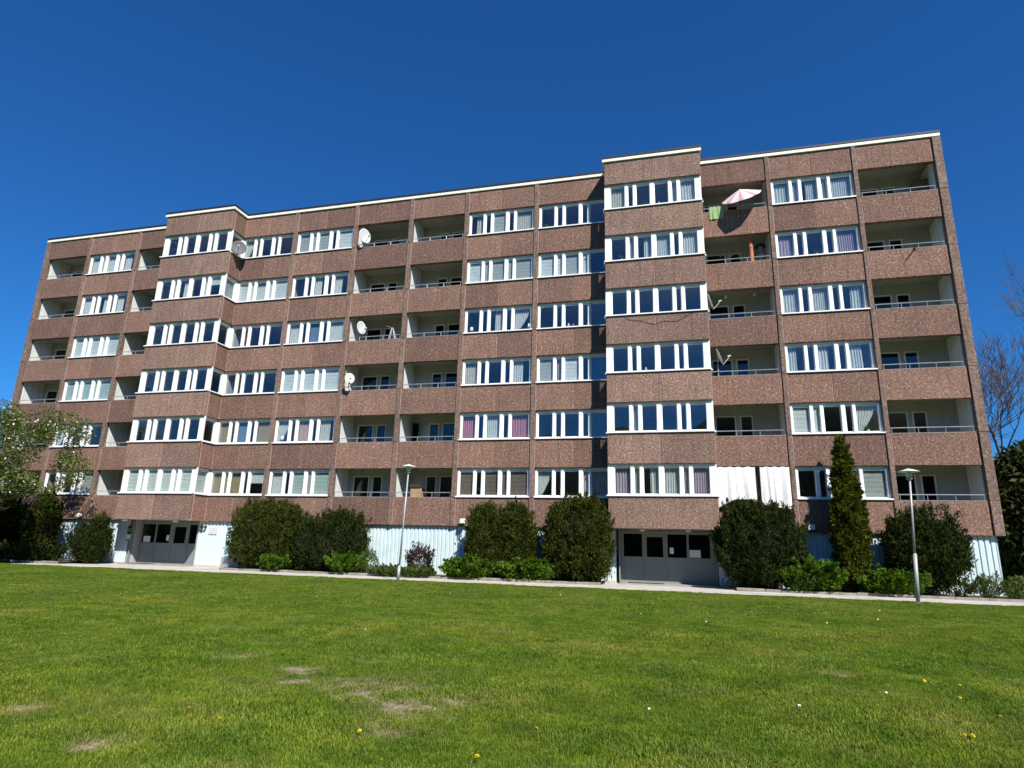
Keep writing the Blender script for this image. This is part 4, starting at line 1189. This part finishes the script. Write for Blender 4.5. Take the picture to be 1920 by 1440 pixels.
# ---- trees
def branch_tree(base, h, spread, seed, levels=5, trunk=.16, n0=5, lean=(0, 0), first=.25, gnarl=.16, decay=.68, kids=(3, 5), tmin=.011):
    """returns (MB of tapered limbs, list of twig end points)"""
    r = random.Random(seed); mb = MB(); ends = []
    def grow(p, d, L, rad, lev):
        pts = [p]; rr = [rad]; cur = Vector(p); dd = Vector(d).normalized(); n = 5 if lev < 2 else 4
        for i in range(n):
            dd = (dd + Vector((r.gauss(0, gnarl), r.gauss(0, gnarl), r.gauss(.05, gnarl * .7)))).normalized()
            cur = cur + dd * (L / n); pts.append(cur.copy()); rr.append(rad * (1 - .62 * (i + 1) / n))
        mb.tube(pts, rr, 7 if lev < 2 else (5 if lev < 3 else 3), cap=False)
        if lev >= levels:
            ends.append((pts[-1], dd)); ends.append((pts[len(pts) // 2], dd)); return
        k = r.randint(*kids)
        for i in range(k):
            t = r.uniform(first if lev == 0 else .3, 1.0); j = min(int(t * n), n - 1)
            q = pts[j].lerp(pts[j + 1], t * n - j)
            ax = dd.orthogonal(); ax.rotate(Quaternion(dd, r.uniform(0, 6.28)))
            nd = (dd * r.uniform(.6, 1.0) + ax * r.uniform(.45, 1.0) * spread + Vector((0, 0, .25))).normalized()
            grow(q, nd, L * decay * r.uniform(.75, 1.15), max(tmin, rr[j] * .62), lev + 1)
        grow(pts[-1], (dd + Vector((r.gauss(0, .2), r.gauss(0, .2), .1))).normalized(), L * decay, max(tmin, rr[-1] * .95), lev + 1)
    grow(Vector(base), Vector((lean[0], lean[1], 1)), h, trunk, 0)
    return mb, ends

# blossoming tree at the far edge
e = empty('blossom_tree', (-47.6, -4.6, 0), 'small fresh green tree with white blossom at the far end of the lawn', 'tree')
mbt, ends = branch_tree((-47.6, -4.6, -.05), 2.9, 1.0, 21, levels=4, trunk=.17, lean=(.12, 0), first=.45, gnarl=.2, decay=.66)
build(mbt, 'trunk', M['bark'], e, smooth=True)
E_ = np.array([p for p, d in ends])
# keep the crown inside a rounded volume and fill it around the twig ends
C_ = np.array([-45.9, -4.6, 5.3]); Sz = np.array([4.6, 3.0, 3.1])
nl = 25000
d = unit(nl * 2); f = lumpy(d, 77, .35, 14) * rng.uniform(.25, 1, nl * 2) ** .45
Pf = C_ + d * f[:, None] * Sz
cl = np.array([[random.uniform(-1, 1) for _ in range(3)] for _ in range(90)])
cl = C_ + cl / np.maximum(1, np.linalg.norm(cl, axis=1, keepdims=True)) * Sz * np.array([1.0, 1.0, 1.0])
mn = np.min(np.linalg.norm(Pf[:, None, :] - cl[None], axis=2), axis=1)
Pf = Pf[mn < .70][:nl]
q = sprigs(Pf, np.tile([0, 0, .1], (len(Pf), 1)) + rng.normal(0, .8, (len(Pf), 3)), .14, .085, .6)
link('crown', quads('crown', q - np.array((-47.6, -4.6, 0)), M['tree_leaf']), (-47.6, -4.6, 0), e)
idx = rng.choice(len(Pf), 1100, replace=False)
Pb = Pf[idx] + rng.normal(0, .05, (1100, 3))
q = sprigs(Pb, rng.normal(0, 1, (1100, 3)), .10, .11, .6)
link('blossom', quads('blossom', q - np.array((-47.6, -4.6, 0)), M['blossom']), (-47.6, -4.6, 0), e)

# bare trees beyond the near end of the building
def bare_tree(base, h, seed, label, trunk, **kw):
    e = empty('bare_tree', base, label, 'tree', 'leafless trees past the end wall')
    mbt, ends = branch_tree((base[0], base[1], -.1), h, kw.pop('spread', .8), seed, levels=kw.pop('levels', 5), trunk=trunk, **kw)
    build(mbt, 'trunk', M['twig'], e, smooth=True, org=base)
bare_tree((7.4, 14.0, 0), 7.2, 5, 'leafless tree standing behind the end of the building', .34, lean=(.05, 0), first=.5, gnarl=.10, decay=.68, spread=.66, tmin=.016, kids=(3, 5))
bare_tree((12.5, 12.0, 0), 8.6, 9, 'tall leafless tree mostly outside the picture at the side', .28, lean=(-.05, -.02), first=.5, gnarl=.10, decay=.66, spread=.75, tmin=.013, kids=(3, 5))
bare_tree((5.9, 18.0, 0), 6.6, 14, 'slender leafless tree close beside the end wall', .26, lean=(-.12, 0), first=.4, gnarl=.11, decay=.66, spread=.75, tmin=.016, levels=5, kids=(2, 4))

def broad_tree(base, size, zc, seed, n, label, name='evergreen_tree'):
    e = empty(name, base, label, 'tree')
    r = np.random.default_rng(seed)
    C_ = np.array([base[0], base[1], zc]); Sz = np.array(size)
    d = unit(n * 2); f = lumpy(d, seed, .6, 26) * rng.uniform(.3, 1, n * 2) ** .4
    P = C_ + d * f[:, None] * Sz
    cl = unit(120) * r.uniform(.3, 1, (120, 1)) ** .5 * Sz + C_
    mn = np.min(np.linalg.norm(P[:, None, :] - cl[None], axis=2), axis=1)
    P = P[mn < .27 * Sz.mean()][:n]
    P = P[P[:, 2] > .05]
    q = sprigs(P, (P - C_) / Sz * .5 + np.array([0, 0, -.2]), .34, .17, .7)
    link('crown', quads('crown', q - np.array(base), M['evergreen']), base, e)
    mbt, _ = branch_tree((base[0], base[1], -.1), zc * .75, .8, seed, levels=3, trunk=.16)
    build(mbt, 'trunk', M['bark'], e, smooth=True, org=base)
broad_tree((6.4, 9.5, 0), (3.0, 2.6, 4.2), 3.4, 51, 22000, 'dark leafy evergreen right behind the end of the building')
broad_tree((10.5, 11.0, 0), (3.2, 2.8, 4.4), 3.6, 52, 18000, 'dark leafy evergreen farther out past the building end')
broad_tree((8.5, 16.5, 0), (4.5, 3.0, 4.2), 3.6, 53, 18000, 'dark evergreen filling the gap behind the leafless tree')

# distant wood closing the horizon behind the building
n = 26000
tx = rng.uniform(-210, 190, n); hh = 9 + 3.5 * np.sin(tx * .09) + 2.5 * np.sin(tx * .23 + 1) + 1.6 * np.sin(tx * .71)
Pw = np.stack([tx, 95 + rng.uniform(0, 14, n), hh * rng.uniform(0, 1, n) ** .7], 1)
wood = tag(link('treeline', quads('treeline', sprigs(Pw, rng.normal(0, 1, (n, 3)), 2.0, 1.3, .5), M['evergreen'])), 'dark wood along the horizon behind the building', 'wood', kind='stuff')

# ------------------------------------------------------------------ grass (tufts spread over the lawn) and dandelions
def grass_mat():
    m, nt, out = new_mat('grass_blades')
    L = nt.links; P = pos(nt)
    n1 = noise(nt, P, .35, 5, .6)
    r1 = ramp(nt, [(.3, (.082, .168, .010)), (.52, (.132, .214, .015)), (.72, (.195, .240, .030))]); L.new(n1, r1.inputs[0])
    n5 = noise(nt, P, 1.6, 4, .65)
    r5 = ramp(nt, [(.35, (.62, .72, .62)), (.65, (1.28, 1.16, 1.15))]); L.new(n5, r5.inputs[0])
    c0 = mixc(nt, r1.outputs[0], r5.outputs[0], 1.0, 'MULTIPLY')
    g = nt.nodes.new('ShaderNodeNewGeometry')
    r2 = ramp(nt, [(0, (.55, .62, .5)), (.5, (1, 1, 1)), (.86, (1.35, 1.28, 1.3)), (.94, (1.9, 1.5, 3.4)), (1, (2.3, 1.7, 5.0))]); L.new(g.outputs['Random Per Island'], r2.inputs[0])
    c = mixc(nt, c0, r2.outputs[0], 1.0, 'MULTIPLY')
    dry = nt.nodes.new('ShaderNodeAttribute'); dry.attribute_type = 'INSTANCER'; dry.attribute_name = 'dry'
    c = mixc(nt, c, (.34, .28, .15), dry.outputs['Fac'])
    oi = nt.nodes.new('ShaderNodeObjectInfo')
    r3 = ramp(nt, [(0, (.8, .85, .8)), (1, (1.2, 1.12, 1.15))]); L.new(oi.outputs['Random'], r3.inputs[0])
    c = mixc(nt, c, r3.outputs[0], 1.0, 'MULTIPLY')
    b = node(nt, 'ShaderNodeBsdfPrincipled', Roughness=.6); b.inputs['Specular IOR Level'].default_value = .12
    t = node(nt, 'ShaderNodeBsdfTranslucent'); L.new(c, b.inputs['Base Color'])
    c2 = mixc(nt, c, (1.1, 1.2, .5), 1.0, 'MULTIPLY'); L.new(c2, t.inputs[0])
    mx = nt.nodes.new('ShaderNodeMixShader'); mx.inputs[0].default_value = .3
    L.new(b.outputs[0], mx.inputs[1]); L.new(t.outputs[0], mx.inputs[2]); L.new(mx.outputs[0], out.inputs[0])
    return m
M['grass'] = grass_mat()
tufts = bpy.data.collections.new('grass_tufts')
def tuft(seed, n, rad, h):
    r = random.Random(seed); mb = MB()
    for i in range(n):
        a = r.uniform(0, 6.28); q = rad * math.sqrt(r.random()); x, y = q * math.cos(a), q * math.sin(a)
        L = h * r.uniform(.5, 1.25); b = r.uniform(0, 6.28); bend = r.uniform(.15, .9) * L
        w = r.uniform(.0022, .0042); dx, dy = math.cos(b), math.sin(b); sx, sy = -dy * w, dx * w
        mb.add([(x - sx, y - sy, -.01), (x + sx, y + sy, -.01), (x + dx * bend * .35 + sx * .8, y + dy * bend * .35 + sy * .8, L * .6), (x + dx * bend * .35 - sx * .8, y + dy * bend * .35 - sy * .8, L * .6), (x + dx * bend, y + dy * bend, L * .95)],
               [(0, 1, 2, 3), (3, 2, 4)])
    return mb.mesh('grass_tuft', M['grass'])
for s in range(7):
    o = bpy.data.objects.new('grass_tuft', tuft(100 + s, 34, .075, .047)); tufts.objects.link(o)
def frustum_pts(n, d0, d1):
    # even cover of the wedge of lawn the picture shows, with margin at both sides
    fw = np.array([-.249, .936]); fw /= np.linalg.norm(fw); rt = np.array([fw[1], -fw[0]])
    t = np.sqrt(rng.uniform(d0 ** 2, d1 ** 2, n)); s = rng.uniform(-1.3, 1.3, n) * t
    P = np.array([CAM.x, CAM.y]) + fw * t[:, None] + rt * s[:, None]
    return P
Pn = np.concatenate([frustum_pts(50000, 2.0, 8.5), frustum_pts(54000, 8.5, 16), frustum_pts(46000, 16, 34)])
scl = np.concatenate([rng.uniform(.65, 1.15, 50000), rng.uniform(.8, 1.3, 54000), rng.uniform(1.0, 1.6, 46000)])
ok = (Pn[:, 1] < lawn_edge(Pn[:, 0]) + .03) & (Pn[:, 0] > -57) & (Pn[:, 0] < 17)
ok &= rng.uniform(0, 1, len(Pn)) > bare_at(Pn[:, 0], Pn[:, 1]) * 1.5 * (.45 + .55 * (np.sin(Pn[:, 0] * 9 + 3 * np.sin(Pn[:, 1] * 7)) * np.sin(Pn[:, 1] * 11 + 2 * np.sin(Pn[:, 0] * 5)) > -.15))
Pn, scl = Pn[ok], scl[ok]
hv = .75 + .35 * np.sin(Pn[:, 0] * 1.7 + np.sin(Pn[:, 1] * 2.1)) * np.sin(Pn[:, 1] * 1.9 + 1)
scl = scl * np.clip(hv + .15, .6, 1.2)
Zn = lawn_z(Pn[:, 0], Pn[:, 1])
me = bpy.data.meshes.new('grass')
me.vertices.add(len(Pn)); me.vertices.foreach_set('co', np.stack([Pn[:, 0], Pn[:, 1], Zn], 1).astype(np.float32).ravel())
a1 = me.attributes.new('scl', 'FLOAT', 'POINT'); a1.data.foreach_set('value', scl.astype(np.float32))
far = np.clip((np.hypot(Pn[:, 0] - CAM.x, Pn[:, 1] - CAM.y) - 8) / 16, 0, 1)
a4 = me.attributes.new('sclz', 'FLOAT', 'POINT'); a4.data.foreach_set('value', (scl * (1 - .55 * far) * (1 - .5 * np.clip(bare_at(Pn[:, 0], Pn[:, 1]) * 1.8, 0, 1))).astype(np.float32))
nz = .5 + .5 * np.sin(Pn[:, 0] * 2.3 + 1.7 * np.sin(Pn[:, 1] * 1.3)) * np.sin(Pn[:, 1] * 2.9 + np.sin(Pn[:, 0] * 1.1))
dryv = np.clip(bare_at(Pn[:, 0], Pn[:, 1]) * .9 + .12 * (nz > .8) + rng.normal(0, .10, len(Pn)), 0, .85)
a3 = me.attributes.new('dry', 'FLOAT', 'POINT'); a3.data.foreach_set('value', dryv.astype(np.float32))
a2 = me.attributes.new('rotz', 'FLOAT', 'POINT'); a2.data.foreach_set('value', rng.uniform(0, 6.28, len(Pn)).astype(np.float32))
me.update()
grass = tag(link('grass', me), 'short green grass blades covering the lawn', 'grass', kind='stuff')
ng = bpy.data.node_groups.new('grass_spread', 'GeometryNodeTree')
ng.interface.new_socket('Geometry', in_out='INPUT', socket_type='NodeSocketGeometry')
ng.interface.new_socket('Geometry', in_out='OUTPUT', socket_type='NodeSocketGeometry')
gi = ng.nodes.new('NodeGroupInput'); go = ng.nodes.new('NodeGroupOutput')
ci = ng.nodes.new('GeometryNodeCollectionInfo'); ci.inputs['Collection'].default_value = tufts; ci.inputs['Separate Children'].default_value = True; ci.inputs['Reset Children'].default_value = True
ip = ng.nodes.new('GeometryNodeInstanceOnPoints'); ip.inputs['Pick Instance'].default_value = True
na1 = ng.nodes.new('GeometryNodeInputNamedAttribute'); na1.data_type = 'FLOAT'; na1.inputs['Name'].default_value = 'scl'
na2 = ng.nodes.new('GeometryNodeInputNamedAttribute'); na2.data_type = 'FLOAT'; na2.inputs['Name'].default_value = 'rotz'
na3 = ng.nodes.new('GeometryNodeInputNamedAttribute'); na3.data_type = 'FLOAT'; na3.inputs['Name'].default_value = 'sclz'
cs = ng.nodes.new('ShaderNodeCombineXYZ')
cx = ng.nodes.new('ShaderNodeCombineXYZ')
ng.links.new(na2.outputs['Attribute'], cx.inputs['Z'])
ng.links.new(gi.outputs[0], ip.inputs['Points']); ng.links.new(ci.outputs[0], ip.inputs['Instance'])
ng.links.new(cx.outputs[0], ip.inputs['Rotation']); ng.links.new(na1.outputs['Attribute'], cs.inputs['X']); ng.links.new(na1.outputs['Attribute'], cs.inputs['Y']); ng.links.new(na3.outputs['Attribute'], cs.inputs['Z']); ng.links.new(cs.outputs[0], ip.inputs['Scale'])
ng.links.new(ip.outputs[0], go.inputs[0])
md = grass.modifiers.new('spread', 'NODES'); md.node_group = ng
grass.data.materials.append(M['grass'])

M['petal'] = plain('dandelion_yellow', (.86, .66, .015), .7, var=.1)
M['stem'] = plain('dandelion_stem', (.12, .20, .04), .6)
def dandelion_mesh():
    mb = MB()
    for ring, (n, r, z) in enumerate(((16, .021, .0), (14, .018, .006), (11, .013, .011), (7, .007, .014))):
        for k in range(n):
            t = 2 * math.pi * k / n + ring * .3; w = .0045
            c, s = math.cos(t), math.sin(t)
            mb.add([(-s * w * .5, c * w * .5, z * .6), (s * w * .5, -c * w * .5, z * .6), (c * r + s * w, s * r - c * w, z + .004), (c * r - s * w, s * r + c * w, z + .004)], [(0, 1, 2, 3)])
    return mb.mesh('flower_head', M['petal'])
head = dandelion_mesh()
stem_me = MB().tube([(0, 0, -.01), (.004, 0, .03), (0, .002, .056)], .0025, 5).mesh('stem', M['stem'])
DAND = [(-16.05, -24.55), (-15.62, -24.71), (-13.95, -23.68), (-15.68, -22.72), (-15.01, -23.86), (-14.41, -24.63), (-13.37, -24.91), (-13.95, -25.19), (-13.17, -23.9), (-9.32, -20.81), (-9.26, -21.63),
        (-9.17, -22.27), (-9.74, -23.03), (-9.69, -23.06), (-24.56, -17.76), (-21.96, -20.97), (-14.63, -8.66), (-13.42, -24.86), (-9.0, -20.9), (-19.5, -12.0), (-17.2, -14.1), (-8.1, -14.6), (-6.0, -12.2), (-26.0, -13.0), (-11.4, -12.9), (-10.6, -16.8)]
for i, (x, y) in enumerate(DAND):
    z = float(lawn_z(np.array([x]), np.array([y]))[0]); s = random.uniform(.6, .9)
    e = empty('dandelion', (x, y, z), 'yellow dandelion flower open in the lawn', 'dandelion', 'dandelions in the lawn')
    o = link('stem', stem_me, (x, y, z), e); o.scale = (s, s, s)
    o = link('flower_head', head, (x, y, z + .056 * s), e); o.scale = (s, s, s); o.rotation_euler = (random.uniform(-.5, .5), random.uniform(-.3, .3), random.uniform(0, 6))

# small white daisies scattered in the farther lawn
M['daisy'] = plain('daisy_white', (.82, .82, .78), .7, var=.05)
dm = MB()
for k in range(14):
    t = 2 * math.pi * k / 14; c, q = math.cos(t), math.sin(t)
    dm.add([(-q * .003, c * .003, 0), (q * .003, -c * .003, 0), (c * .02 + q * .005, q * .02 - c * .005, .004), (c * .02 - q * .005, q * .02 + c * .005, .004)], [(0, 1, 2, 3)])
dm = dm.mesh('petals', M['daisy'])
dc = MB().lathe([(.006, 0), (.005, .005), (.001, .007)], 8).mesh('flower_centre', M['petal'])
for i, (x, y) in enumerate([(-8.9, -13.5), (-10.3, -11.9), (-7.6, -12.4), (-12.9, -14.0), (-9.6, -16.2), (-11.5, -15.0), (-6.9, -9.9), (-15.6, -9.4), (-18.9, -10.2), (-21.3, -13.9), (-10.9, -22.4), (-12.3, -22.9), (-9.9, -21.5), (-17.1, -19.3)]):
    z = float(lawn_z(np.array([x]), np.array([y]))[0]); s = random.uniform(.55, .8)
    e = empty('daisy', (x, y, z), 'tiny white daisy dotted in the lawn', 'daisy', 'white daisies in the lawn')
    for nm_, me_, dz in (('stem', stem_me, 0), ('petals', dm, .05 * s), ('flower_centre', dc, .052 * s)):
        o = link(nm_, me_, (x, y, z + dz), e); o.scale = (s, s, s)
        if dz: o.rotation_euler = (.5, .1, 0)
